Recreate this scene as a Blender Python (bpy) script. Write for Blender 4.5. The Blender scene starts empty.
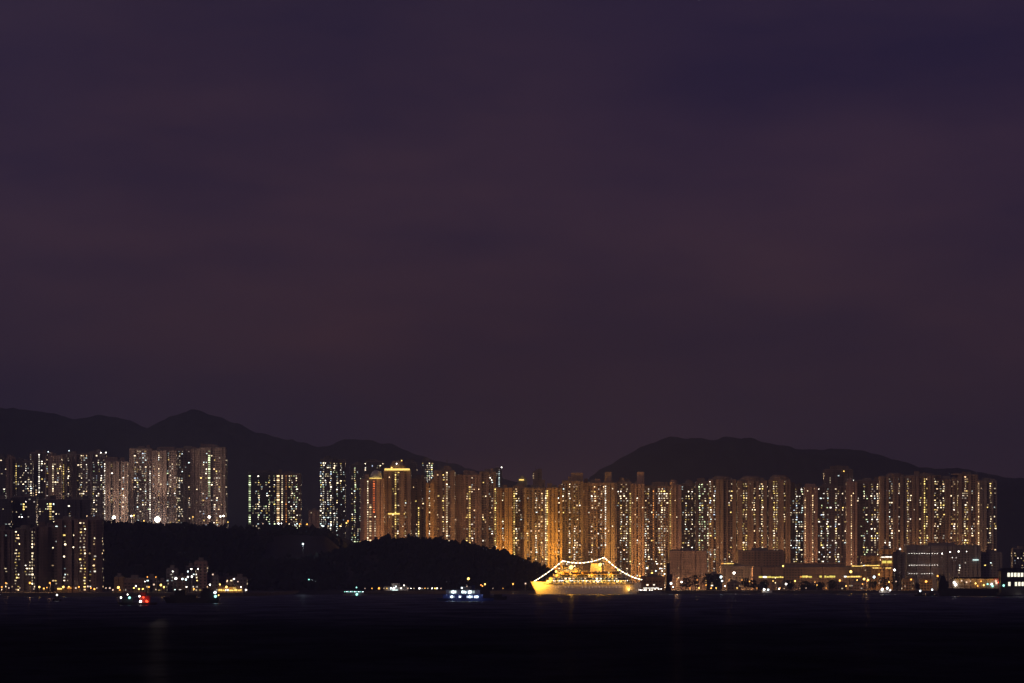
import bpy, bmesh, math, random
from mathutils import Vector, noise
R = random.Random(7)
sc = bpy.context.scene
COL = sc.collection

# ------------------------------------------------------------------ camera
S = 0.0003            # radians per pixel of the long lens
EYE = 15.0            # camera height above the water, metres
HZ = 579.0            # pixel row of the eye-level horizon
cam_d = bpy.data.cameras.new('camera'); cam = bpy.data.objects.new('camera', cam_d); COL.objects.link(cam)
cam.location = (0, 0, EYE); cam.rotation_euler = (math.radians(90), 0, 0)
cam_d.sensor_width = 36.0; cam_d.lens = 36.0 / (1024 * S)
cam_d.shift_y = (HZ - 341.5) / 1024
cam_d.clip_start = 1.0; cam_d.clip_end = 60000.0
sc.camera = cam

# ------------------------------------------------------------------ night sky
w = bpy.data.worlds.new('World'); sc.world = w; w.use_nodes = True
nt = w.node_tree; nt.nodes.clear()
N = nt.nodes.new; L = nt.links.new
out = N('ShaderNodeOutputWorld'); bg = N('ShaderNodeBackground')
tc = N('ShaderNodeTexCoord'); sep = N('ShaderNodeSeparateXYZ'); L(tc.outputs['Generated'], sep.inputs[0])
ramp = N('ShaderNodeValToRGB'); L(sep.outputs['Z'], ramp.inputs[0])
def srgb(r, g, b):
    f = lambda c: (c / 255) / 12.92 if c <= 10 else ((c / 255 + 0.055) / 1.055) ** 2.4
    return (f(r), f(g), f(b), 1)
cr = ramp.color_ramp
cr.elements[0].position = 0.0; cr.elements[0].color = srgb(52, 37, 43)
cr.elements[1].position = 1.0; cr.elements[1].color = srgb(36, 30, 56)
for p, c in ((0.035, (54, 38, 46)), (0.07, (61, 42, 53)), (0.11, (64, 45, 59)), (0.15, (56, 41, 59)), (0.18, (47, 37, 58))):
    e = cr.elements.new(p); e.color = srgb(*c)
mp = N('ShaderNodeMapping'); mp.inputs['Scale'].default_value = (6, 6, 24); mp.inputs['Location'].default_value = (0.4, 0.0, 1.7); L(tc.outputs['Generated'], mp.inputs[0])
nz = N('ShaderNodeTexNoise'); nz.inputs['Scale'].default_value = 1.3; nz.inputs['Detail'].default_value = 5; nz.inputs['Roughness'].default_value = 0.56; L(mp.outputs[0], nz.inputs[0])
mr = N('ShaderNodeMapRange'); mr.inputs[1].default_value = 0.35; mr.inputs[2].default_value = 0.68; L(nz.outputs[0], mr.inputs[0])
mix = N('ShaderNodeMix'); mix.data_type = 'RGBA'; mix.blend_type = 'MULTIPLY'
mix.inputs[0].default_value = 1.0
tint = N('ShaderNodeValToRGB'); L(mr.outputs[0], tint.inputs[0])
tint.color_ramp.elements[0].color = (0.60, 0.66, 0.88, 1); tint.color_ramp.elements[1].color = (1.08, 1.04, 0.99, 1)
L(ramp.outputs[0], mix.inputs[6]); L(tint.outputs[0], mix.inputs[7])
def mrange(src, a, b_, c, d):
    q = N('ShaderNodeMapRange'); q.interpolation_type = 'SMOOTHSTEP'; q.inputs[1].default_value = a; q.inputs[2].default_value = b_; q.inputs[3].default_value = c; q.inputs[4].default_value = d; L(src, q.inputs[0]); return q.outputs[0]
def mul(a, b_):
    q = N('ShaderNodeMath'); q.operation = 'MULTIPLY'; L(a, q.inputs[0]); L(b_, q.inputs[1]); return q.outputs[0]
def cloud(prev, fac, col):
    q = N('ShaderNodeMix'); q.data_type = 'RGBA'; q.blend_type = 'MULTIPLY'; L(fac, q.inputs[0]); L(prev, q.inputs[6]); q.inputs[7].default_value = (*col, 1); return q.outputs[2]
wob = N('ShaderNodeMath'); wob.operation = 'MULTIPLY_ADD'; wob.inputs[1].default_value = 0.09; L(nz.outputs[0], wob.inputs[0]); L(sep.outputs['X'], wob.inputs[2])
# a bluer, darker bank of cloud high on the right, a warmer patch low over the middle of the town
c1 = cloud(mix.outputs[2], mul(mrange(wob.outputs[0], 0.03, 0.11, 0, 1), mrange(sep.outputs['Z'], 0.075, 0.14, 0, 1)), (0.80, 0.82, 1.02))
c2 = cloud(c1, mul(mul(mrange(wob.outputs[0], -0.05, 0.03, 0, 1), mrange(wob.outputs[0], 0.04, 0.12, 1, 0)), mrange(sep.outputs['Z'], 0.11, 0.05, 0, 1)), (1.14, 1.0, 0.90))
c3 = cloud(c2, mrange(sep.outputs['X'], -0.10, -0.15, 0, 1), (0.93, 1.0, 1.08))
L(c3, bg.inputs[0]); bg.inputs[1].default_value = 1.0; L(bg.outputs[0], out.inputs[0])
SKY_SUN_EL, SKY_SUN_AZ = 14, -38

# ------------------------------------------------------------------ the one sun lamp: glow of the lit city behind the camera
sd = bpy.data.lights.new('sun', 'SUN'); sun = bpy.data.objects.new('sun', sd); COL.objects.link(sun)
sd.energy = 0.36; sd.angle = math.radians(16); sd.color = (1.0, 0.64, 0.54)
dirv = Vector((math.sin(math.radians(SKY_SUN_AZ)), -math.cos(math.radians(SKY_SUN_AZ)), math.tan(math.radians(SKY_SUN_EL))))
sun.rotation_euler = dirv.to_track_quat('Z', 'Y').to_euler()

sc.view_settings.view_transform = 'Standard'; sc.view_settings.look = 'None'
sc.view_settings.exposure = 0; sc.view_settings.gamma = 1; sc.view_settings.use_curve_mapping = False
cy = sc.cycles
cy.use_denoising = True
cy.max_bounces = 4; cy.diffuse_bounces = 2; cy.glossy_bounces = 2; cy.volume_bounces = 0; cy.transparent_max_bounces = 4
cy.sample_clamp_indirect = 0.6; cy.sample_clamp_direct = 16.0
cy.use_light_tree = True
cy.caustics_reflective = False; cy.caustics_refractive = False

# ------------------------------------------------------------------ placement helpers
def wx(px, D): return (px - 512) * S * D
def wz(py, D): return EYE + (HZ - py) * S * D

# ------------------------------------------------------------------ materials
def pmat(name, col, rough=0.8, var=0.25, scale=0.3, spec=0.3, metal=0.0, emit=None, es=0.0):
    m = bpy.data.materials.new(name); m.use_nodes = True
    n = m.node_tree; b = n.nodes['Principled BSDF']
    b.inputs['Roughness'].default_value = rough; b.inputs['Metallic'].default_value = metal
    b.inputs['Specular IOR Level'].default_value = spec
    t = n.nodes.new('ShaderNodeTexCoord'); z = n.nodes.new('ShaderNodeTexNoise')
    z.inputs['Scale'].default_value = scale; z.inputs['Detail'].default_value = 4
    n.links.new(t.outputs['Object'], z.inputs[0])
    r = n.nodes.new('ShaderNodeValToRGB'); n.links.new(z.outputs[0], r.inputs[0])
    r.color_ramp.elements[0].position = 0.3; r.color_ramp.elements[1].position = 0.7
    r.color_ramp.elements[0].color = tuple(c * (1 - var) for c in col[:3]) + (1,)
    r.color_ramp.elements[1].color = tuple(min(1, c * (1 + var)) for c in col[:3]) + (1,)
    n.links.new(r.outputs[0], b.inputs['Base Color'])
    m.cycles.emission_sampling = 'NONE'
    return m

def wall_mat(name, col):
    """painted concrete with a slab line at every storey and streaks of dirt running down"""
    m = pmat(name, col, 0.85, 0.18, 0.12)
    n = m.node_tree; b = n.nodes['Principled BSDF']; ramp = [x for x in n.nodes if x.type == 'VALTORGB'][0]
    t = [x for x in n.nodes if x.type == 'TEX_COORD'][0]
    s = n.nodes.new('ShaderNodeSeparateXYZ'); n.links.new(t.outputs['Object'], s.inputs[0])
    md = n.nodes.new('ShaderNodeMath'); md.operation = 'PINGPONG'; md.inputs[1].default_value = 1.4
    n.links.new(s.outputs['Z'], md.inputs[0])
    gt = n.nodes.new('ShaderNodeMath'); gt.operation = 'LESS_THAN'; gt.inputs[1].default_value = 0.22; n.links.new(md.outputs[0], gt.inputs[0])
    mp = n.nodes.new('ShaderNodeMapping'); mp.inputs['Scale'].default_value = (0.5, 0.5, 0.03); n.links.new(t.outputs['Object'], mp.inputs[0])
    z = n.nodes.new('ShaderNodeTexNoise'); z.inputs['Scale'].default_value = 1.0; z.inputs['Detail'].default_value = 3; n.links.new(mp.outputs[0], z.inputs[0])
    r2 = n.nodes.new('ShaderNodeMapRange'); r2.inputs[1].default_value = 0.3; r2.inputs[2].default_value = 0.7; r2.inputs[3].default_value = 0.62; r2.inputs[4].default_value = 1.1
    n.links.new(z.outputs[0], r2.inputs[0])
    ml = n.nodes.new('ShaderNodeMath'); ml.operation = 'MULTIPLY_ADD'; ml.inputs[1].default_value = -0.28
    n.links.new(gt.outputs[0], ml.inputs[0]); n.links.new(r2.outputs[0], ml.inputs[2])
    mx = n.nodes.new('ShaderNodeVectorMath'); mx.operation = 'SCALE'
    n.links.new(ramp.outputs[0], mx.inputs[0]); n.links.new(ml.outputs[0], mx.inputs['Scale'])
    n.links.new(mx.outputs[0], b.inputs['Base Color'])
    return m

def emat(name, col, s, rnd=0.0):
    """something that gives off light; each object its own strength"""
    m = bpy.data.materials.new(name); m.use_nodes = True
    n = m.node_tree; n.nodes.clear()
    o = n.nodes.new('ShaderNodeOutputMaterial'); e = n.nodes.new('ShaderNodeEmission')
    e.inputs[0].default_value = (*col, 1); e.inputs[1].default_value = s
    if rnd:
        oi = n.nodes.new('ShaderNodeObjectInfo'); g = n.nodes.new('ShaderNodeNewGeometry')
        ad = n.nodes.new('ShaderNodeMath'); ad.operation = 'ADD'
        n.links.new(oi.outputs['Random'], ad.inputs[0]); n.links.new(g.outputs['Random Per Island'], ad.inputs[1])
        fr = n.nodes.new('ShaderNodeMath'); fr.operation = 'FRACT'; n.links.new(ad.outputs[0], fr.inputs[0])
        pw = n.nodes.new('ShaderNodeMath'); pw.operation = 'POWER'; pw.inputs[1].default_value = 3.0; n.links.new(fr.outputs[0], pw.inputs[0])
        ma = n.nodes.new('ShaderNodeMath'); ma.operation = 'MULTIPLY_ADD'; ma.inputs[1].default_value = s * rnd * 1.35; ma.inputs[2].default_value = s * 0.24
        n.links.new(pw.outputs[0], ma.inputs[0]); n.links.new(ma.outputs[0], e.inputs[1])
    n.links.new(e.outputs[0], o.inputs[0])
    m.cycles.emission_sampling = 'NONE'
    return m

WALL = {'beige': wall_mat('beige_concrete', (0.42, 0.36, 0.30)), 'brown': wall_mat('brown_render', (0.34, 0.25, 0.19)),
        'grey': wall_mat('grey_concrete', (0.26, 0.25, 0.26)), 'pink': wall_mat('pink_render', (0.42, 0.29, 0.25)),
        'dark': wall_mat('dark_concrete', (0.10, 0.10, 0.13)), 'dusk': wall_mat('dull_mauve_render', (0.19, 0.15, 0.16)), 'dusk2': wall_mat('mid_brown_render', (0.20, 0.15, 0.135)), 'mauve': wall_mat('mauve_brown_render', (0.29, 0.215, 0.20)), 'ochre': wall_mat('ochre_render', (0.50, 0.33, 0.16))}  # dusk is darkened: the weaker light on those towers is put into its colour
GLASS = pmat('dark_window_glass', (0.022, 0.024, 0.03), 0.35, 0.3, 0.5, 0.35)
ROOF = pmat('roof_concrete', (0.22, 0.20, 0.19), 0.9)
STEEL = pmat('galvanised_steel', (0.2, 0.2, 0.2), 0.5, metal=0.6)
EM = {'warm': emat('warm_room_light', (1.0, 0.66, 0.34), 1.9, 1.8), 'pale': emat('pale_room_light', (1.0, 0.80, 0.50), 2.1, 1.9),
      'yellow': emat('yellow_room_light', (1.0, 0.70, 0.20), 1.7, 1.7), 'cool': emat('cool_room_light', (0.74, 0.92, 0.90), 1.8, 1.9),
      'green': emat('greenish_room_light', (0.78, 0.95, 0.52), 1.7, 1.8), 'white': emat('white_room_light', (1.0, 0.90, 0.74), 2.2, 2.0),
      'orange': emat('orange_room_light', (1.0, 0.36, 0.08), 1.5, 1.6), 'red': emat('red_strip_light', (1.0, 0.20, 0.05), 3.0, 0.5),
      'blue': emat('bluish_room_light', (0.62, 0.78, 1.0), 1.6, 1.6)}
EMI = list(EM)
PAL = {'c': ['cool'] * 3 + ['white'] * 5 + ['pale'] * 5 + ['blue'] + ['green'] + ['yellow'] * 2,
       'w': ['pale'] * 5 + ['warm'] * 4 + ['yellow'] * 2 + ['white'] * 3 + ['cool'],
       'y': ['yellow'] * 4 + ['pale'] * 4 + ['warm'] * 2 + ['white'],
       'g': ['green'] * 5 + ['cool'] * 2 + ['pale'] * 4 + ['white'] * 2 + ['yellow'] * 2,
       'm': ['white'] * 4 + ['pale'] * 6 + ['cool'] * 2 + ['warm'] * 3 + ['yellow'] * 2}

# ------------------------------------------------------------------ object helpers
def link(name, me, parent=None, loc=None, rot=0.0):
    o = bpy.data.objects.new(name, me); COL.objects.link(o)
    if parent: o.parent = parent
    if loc is not None: o.location = loc
    if rot: o.rotation_euler = (0, 0, rot)
    return o
def tag(o, label, cat, group=None):
    o['label'] = label; o['category'] = cat
    if group: o['group'] = group
    return o
def thing(name, label, cat, loc, rot=0.0, group=None):
    return tag(link(name, None, None, loc, rot), label, cat, group)
class MB:
    def __init__(s): s.v = []; s.f = []; s.m = []
    def face(s, pts, m=0):
        i = len(s.v); s.v += [tuple(p) for p in pts]; s.f.append(tuple(range(i, i + len(pts)))); s.m.append(m)
    def box(s, x0, x1, y0, y1, z0, z1, m=0):
        i = len(s.v)
        s.v += [(x0, y0, z0), (x1, y0, z0), (x1, y1, z0), (x0, y1, z0), (x0, y0, z1), (x1, y0, z1), (x1, y1, z1), (x0, y1, z1)]
        for q in ((0, 3, 2, 1), (4, 5, 6, 7), (0, 1, 5, 4), (1, 2, 6, 5), (2, 3, 7, 6), (3, 0, 4, 7)):
            s.f.append(tuple(i + k for k in q)); s.m.append(m)
    def prism(s, poly, z0, z1, m=0, top=1.0):
        n = len(poly); i = len(s.v)
        cx = sum(p[0] for p in poly) / n; cy_ = sum(p[1] for p in poly) / n
        s.v += [(p[0], p[1], z0) for p in poly] + [(cx + (p[0] - cx) * top, cy_ + (p[1] - cy_) * top, z1) for p in poly]
        s.f.append(tuple(i + k for k in reversed(range(n)))); s.m.append(m)
        s.f.append(tuple(i + n + k for k in range(n))); s.m.append(m)
        for k in range(n):
            j = (k + 1) % n; s.f.append((i + k, i + j, i + n + j, i + n + k)); s.m.append(m)
    def cyl(s, x, y, r, z0, z1, n=8, m=0, top=1.0):
        s.prism([(x + r * math.cos(2 * math.pi * k / n), y + r * math.sin(2 * math.pi * k / n)) for k in range(n)], z0, z1, m, top)
    def bar(s, a, b, r, m=0):
        a = Vector(a); b = Vector(b); d = (b - a).normalized()
        u = d.orthogonal().normalized(); v = d.cross(u); i = len(s.v)
        for p in (a, b):
            for k in range(4):
                t = math.pi / 4 + k * math.pi / 2; s.v.append(tuple(p + (u * math.cos(t) + v * math.sin(t)) * r))
        s.f += [(i, i + 3, i + 2, i + 1), (i + 4, i + 5, i + 6, i + 7)] + [(i + k, i + (k + 1) % 4, i + 4 + (k + 1) % 4, i + 4 + k) for k in range(4)]
        s.m += [m] * 6
    def mesh(s, name, mats):
        me = bpy.data.meshes.new(name); me.from_pydata(s.v, [], s.f)
        for m in (mats if isinstance(mats, (list, tuple)) else [mats]): me.materials.append(m)
        me.polygons.foreach_set('material_index', s.m); me.update()
        return me
    def build(s, name, mats, parent=None, loc=None, rot=0.0):
        return link(name, s.mesh(name, mats), parent, loc, rot)

def globe_mesh(name, mat, r=1.0, sub=1):
    bm = bmesh.new(); bmesh.ops.create_icosphere(bm, subdivisions=sub, radius=r)
    me = bpy.data.meshes.new(name); bm.to_mesh(me); bm.free(); me.materials.append(mat); return me

WIN = {}
for k, m in EM.items():
    b = MB(); b.box(-0.5, 0.5, -0.12, 0.0, -0.5, 0.5); WIN[k] = b.mesh('window_' + k, m)

# ------------------------------------------------------------------ terrain functions
def interp(pts, x):
    if x <= pts[0][0]: return pts[0][1]
    for (a, va), (b, vb) in zip(pts, pts[1:]):
        if x <= b:
            t = (x - a) / (b - a); t = t * t * (3 - 2 * t) * 0.25 + t * 0.75
            return va + (vb - va) * t
    return pts[-1][1]
def sstep(a, b, x):
    t = max(0.0, min(1.0, (x - a) / (b - a))); return t * t * (3 - 2 * t)
def fbm(x, y, s, o=4):
    return noise.fractal(Vector((x / s, y / s, 3.7)), 1.0, 2.0, o)
LAND = 3.0
BLUFF = [(-900, 70), (-470, 70), (-400, 69), (-330, 68), (-280, 68), (-240, 68), (-215, 67), (-150, 8), (-100, 0)]
def bluff_h(x, y):
    top = interp(BLUFF, x)
    f = sstep(3240, 3800, y) * (1 - sstep(4700, 5300, y))
    dip = 0.55 * math.exp(-((x + 250) / 60) ** 2) * math.exp(-((y - 3640) / 110) ** 2)
    return max(LAND - 6, top * f * (1 - dip) + fbm(x, y, 90) * 6 * f * (1 - sstep(3820, 3950, y)))
KR = [(330, 556), (345, 552), (360, 545), (380, 543), (420, 542), (440, 543), (470, 548), (500, 554), (530, 565), (550, 573), (566, 584), (590, 600)]
KNOLL = [(wx(p, 3600), max(0, wz(q, 3600) - 1)) for p, q in KR]
KNOLL = [(KNOLL[0][0] - 110, -2), (KNOLL[0][0] - 60, 20)] + KNOLL
def knoll_h(x, y):
    f = sstep(3410, 3600, y) * (1 - sstep(3660, 3900, y))
    return interp(KNOLL, x) * f + fbm(x, y, 50) * 2.5 * f - 1
def grid(name, x0, x1, y0, y1, nx, ny, h, mat):
    v = []; f = []
    for j in range(ny + 1):
        for i in range(nx + 1):
            x = x0 + (x1 - x0) * i / nx; y = y0 + (y1 - y0) * j / ny; v.append((x, y, h(x, y)))
    for j in range(ny):
        for i in range(nx):
            a = j * (nx + 1) + i; f.append((a, a + 1, a + nx + 2, a + nx + 1))
    me = bpy.data.meshes.new(name); me.from_pydata(v, [], f); me.materials.append(mat); me.update()
    me.polygons.foreach_set('use_smooth', [True] * len(f))
    o = link(name, me); o['kind'] = 'structure'; return o

# ------------------------------------------------------------------ water
wm = bpy.data.materials.new('harbour_water'); wm.use_nodes = True
n = wm.node_tree; b = n.nodes['Principled BSDF']
n.nodes.remove(b); wo = [x for x in n.nodes if x.type == 'OUTPUT_MATERIAL'][0]
df = n.nodes.new('ShaderNodeBsdfDiffuse'); df.inputs[0].default_value = (0.0010, 0.0012, 0.0030, 1)
gl = n.nodes.new('ShaderNodeBsdfGlossy'); gl.inputs[0].default_value = (0.85, 0.88, 1.0, 1); gl.inputs['Roughness'].default_value = 0.30
ms = n.nodes.new('ShaderNodeMixShader'); gm = n.nodes.new('ShaderNodeNewGeometry'); dp = n.nodes.new('ShaderNodeVectorMath'); dp.operation = 'DOT_PRODUCT'; n.links.new(gm.outputs['Incoming'], dp.inputs[0]); n.links.new(gm.outputs['True Normal'], dp.inputs[1])
fr_ = n.nodes.new('ShaderNodeMapRange'); fr_.inputs[1].default_value = 0.0045; fr_.inputs[2].default_value = 0.015; fr_.inputs[3].default_value = 0.23; fr_.inputs[4].default_value = 0.028; n.links.new(dp.outputs['Value'], fr_.inputs[0])
tw = n.nodes.new('ShaderNodeTexCoord'); mw = n.nodes.new('ShaderNodeMapping'); mw.inputs['Scale'].default_value = (0.03, 0.012, 1); nw_ = n.nodes.new('ShaderNodeTexNoise'); nw_.inputs['Scale'].default_value = 1; nw_.inputs['Detail'].default_value = 8; nw_.inputs['Roughness'].default_value = 0.75
n.links.new(tw.outputs['Object'], mw.inputs[0]); n.links.new(mw.outputs[0], nw_.inputs[0]); rw = n.nodes.new('ShaderNodeMapRange'); rw.inputs[1].default_value = 0.38; rw.inputs[2].default_value = 0.66; rw.inputs[3].default_value = 0.35; rw.inputs[4].default_value = 1.9; n.links.new(nw_.outputs[0], rw.inputs[0])
mm = n.nodes.new('ShaderNodeMath'); mm.operation = 'MULTIPLY'; n.links.new(fr_.outputs[0], mm.inputs[0]); n.links.new(rw.outputs[0], mm.inputs[1]); n.links.new(mm.outputs[0], ms.inputs[0])   # a choppy sea sends back more at lower angles
n.links.new(df.outputs[0], ms.inputs[1]); n.links.new(gl.outputs[0], ms.inputs[2]); n.links.new(ms.outputs[0], wo.inputs[0])
t = n.nodes.new('ShaderNodeTexCoord'); hs = []
for sc_, wt in (((0.06, 0.10, 1), 1.0), ((0.25, 0.45, 1), 0.6)):
    mp = n.nodes.new('ShaderNodeMapping'); mp.inputs['Scale'].default_value = sc_; n.links.new(t.outputs['Object'], mp.inputs[0])
    z = n.nodes.new('ShaderNodeTexNoise'); z.inputs['Detail'].default_value = 4; z.inputs['Scale'].default_value = 1; n.links.new(mp.outputs[0], z.inputs[0])
    hs.append(z)
ad = n.nodes.new('ShaderNodeMath'); ad.operation = 'MULTIPLY_ADD'; ad.inputs[1].default_value = 0.35
n.links.new(hs[1].outputs[0], ad.inputs[0]); n.links.new(hs[0].outputs[0], ad.inputs[2])
bp = n.nodes.new('ShaderNodeBump'); bp.inputs['Strength'].default_value = 1.0; bp.inputs['Distance'].default_value = 2.2
n.links.new(ad.outputs[0], bp.inputs['Height']); n.links.new(bp.outputs[0], gl.inputs['Normal']); n.links.new(bp.outputs[0], df.inputs['Normal'])
mb = MB(); mb.face([(-9000, -600, 0), (9000, -600, 0), (9000, 12500, 0), (-9000, 12500, 0)])
o = mb.build('water', wm); o['kind'] = 'structure'

# ------------------------------------------------------------------ land
HILL = pmat('wooded_hillside', (0.022, 0.026, 0.020), 0.95, 0.4, 0.004, 0.05)
SOIL = pmat('scrub_and_soil', (0.050, 0.046, 0.042), 0.95, 0.4, 0.02, 0.05)
PAVE = pmat('waterfront_paving', (0.09, 0.085, 0.08), 0.85, 0.3, 0.05)
shore = [(-9000, 2850), (wx(236, 2850), 2850), (wx(262, 2950), 3080), (wx(300, 3300), 3330), (wx(500, 3390), 3390), (wx(1024, 3430), 3430), (9000, 3430)]
mb = MB(); mb.prism(shore + [(9000, 12400), (-9000, 12400)], -3, LAND)
o = mb.build('ground', PAVE); o['kind'] = 'structure'
grid('hillside', -900, -60, 3200, 5350, 150, 180, bluff_h, SOIL)
grid('knoll', KNOLL[0][0] - 20, wx(600, 3600), 3400, 3910, 90, 60, knoll_h, SOIL)
RL = [(-400, 440), (-200, 425), (-60, 410), (0, 407), (25, 409), (50, 415), (75, 419), (100, 416), (125, 420), (150, 429), (167, 418), (185, 410.5), (196, 406.5), (210, 413),
      (235, 424), (260, 432), (290, 439), (320, 446), (345, 438), (365, 438), (390, 443), (420, 453), (445, 462), (480, 471), (520, 482), (560, 496), (620, 530), (700, 579)]
RR = [(480, 575), (540, 520), (580, 487), (600, 471), (620, 458), (645, 443), (665, 436), (700, 436), (740, 438), (765, 443), (800, 447), (840, 451), (880, 458),
      (920, 468), (950, 471), (990, 475), (1024, 480), (1100, 490), (1300, 470), (1500, 500)]
def ridge(name, pts, D, wid, amp):
    P = [(wx(p, D), wz(q, D)) for p, q in pts]
    def h(x, y):
        t = abs(y - D) / wid; f = max(0.0, 1 - t ** 1.25)
        if y > D: f = max(0.0, 1 - (t * 0.8) ** 1.4)
        rid = fbm(x, y, 700, 5) * amp * min(1, t * 4) * (f ** 0.5 if f > 0 else 0)
        fine = fbm(x, y, 32, 3) * 5
        return max(-2, (interp(P, x) + fbm(x, 0, 130, 5) * 8) * f + rid + fine * (f > 0))
    grid(name, P[0][0], P[-1][0], D - wid, D + wid * 1.2, 300, 60, h, HILL)
ridge('far_hills', RL, 8600, 1900, 60)
ridge('far_hills', RR, 8000, 1800, 60)

# woodland on the slopes: uncountable at this distance
FOL = pmat('foliage', (0.012, 0.016, 0.015), 0.9, 0.5, 0.15, 0.1)
bm = bmesh.new(); bmesh.ops.create_icosphere(bm, subdivisions=1, radius=1.0)
ICO_V = [v.co.copy() for v in bm.verts]; ICO_F = [tuple(v.index for v in f.verts) for f in bm.faces]; bm.free()
def clump(V, F, x, y, z, r, hz):
    i = len(V)
    for c in ICO_V:
        k = r * R.uniform(0.42, 1.45)
        V.append((x + c.x * k, y + c.y * k, z + c.z * k * hz))
    F += [tuple(i + q for q in f) for f in ICO_F]
def forest(name, cnt, xr, yr, h, keep, rs):
    V = []; F = []; k = 0; tries = 0
    while k < cnt and tries < cnt * 6:
        tries += 1
        x = R.uniform(*xr); y = R.uniform(*yr); z = h(x, y)
        if z < LAND + 0.5 or not keep(x, y): continue
        r = R.uniform(*rs) * (1.35 if R.random() < 0.08 else 1)
        clump(V, F, x, y, z + r * 0.7, r, R.uniform(0.8, 1.35))
        if R.random() < 0.5: clump(V, F, x + R.uniform(-r, r) * 0.6, y, z + r * R.uniform(1.2, 2.0), r * 0.55, R.uniform(0.8, 1.2))
        k += 1
    me = bpy.data.meshes.new(name); me.from_pydata(V, [], F); me.materials.append(FOL); me.update()
    o = link(name, me); o['kind'] = 'stuff'; o['label'] = name.replace('_', ' ') + ' of dark trees in front of the lit towers'; o['category'] = 'trees'
forest('hillside_woodland', 3800, (-720, -160), (3260, 3870), bluff_h, lambda x, y: not (-292 + (y - 3560) * 0.1 < x < -168 and 3575 < y < 3790), (2.6, 5.2))
forest('knoll_woodland', 2600, (-260, 95), (3420, 3700), knoll_h, lambda x, y: True, (1.8, 3.6))

# ------------------------------------------------------------------ haze over the harbour
hz_m = bpy.data.materials.new('thin_haze'); hz_m.use_nodes = True
n = hz_m.node_tree; n.nodes.clear(); o_ = n.nodes.new('ShaderNodeOutputMaterial'); v_ = n.nodes.new('ShaderNodeVolumePrincipled')
v_.inputs['Color'].default_value = (0.62, 0.72, 1.0, 1); v_.inputs['Density'].default_value = 0.00009; v_.inputs['Anisotropy'].default_value = 0.2
n.links.new(v_.outputs[0], o_.inputs['Volume'])
mb = MB(); mb.box(-9500, 9500, -900, 13000, -4.5, 640)
o = mb.build('haze', hz_m); o['kind'] = 'stuff'; o['label'] = 'thin night haze over the harbour'; o['category'] = 'haze'

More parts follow.
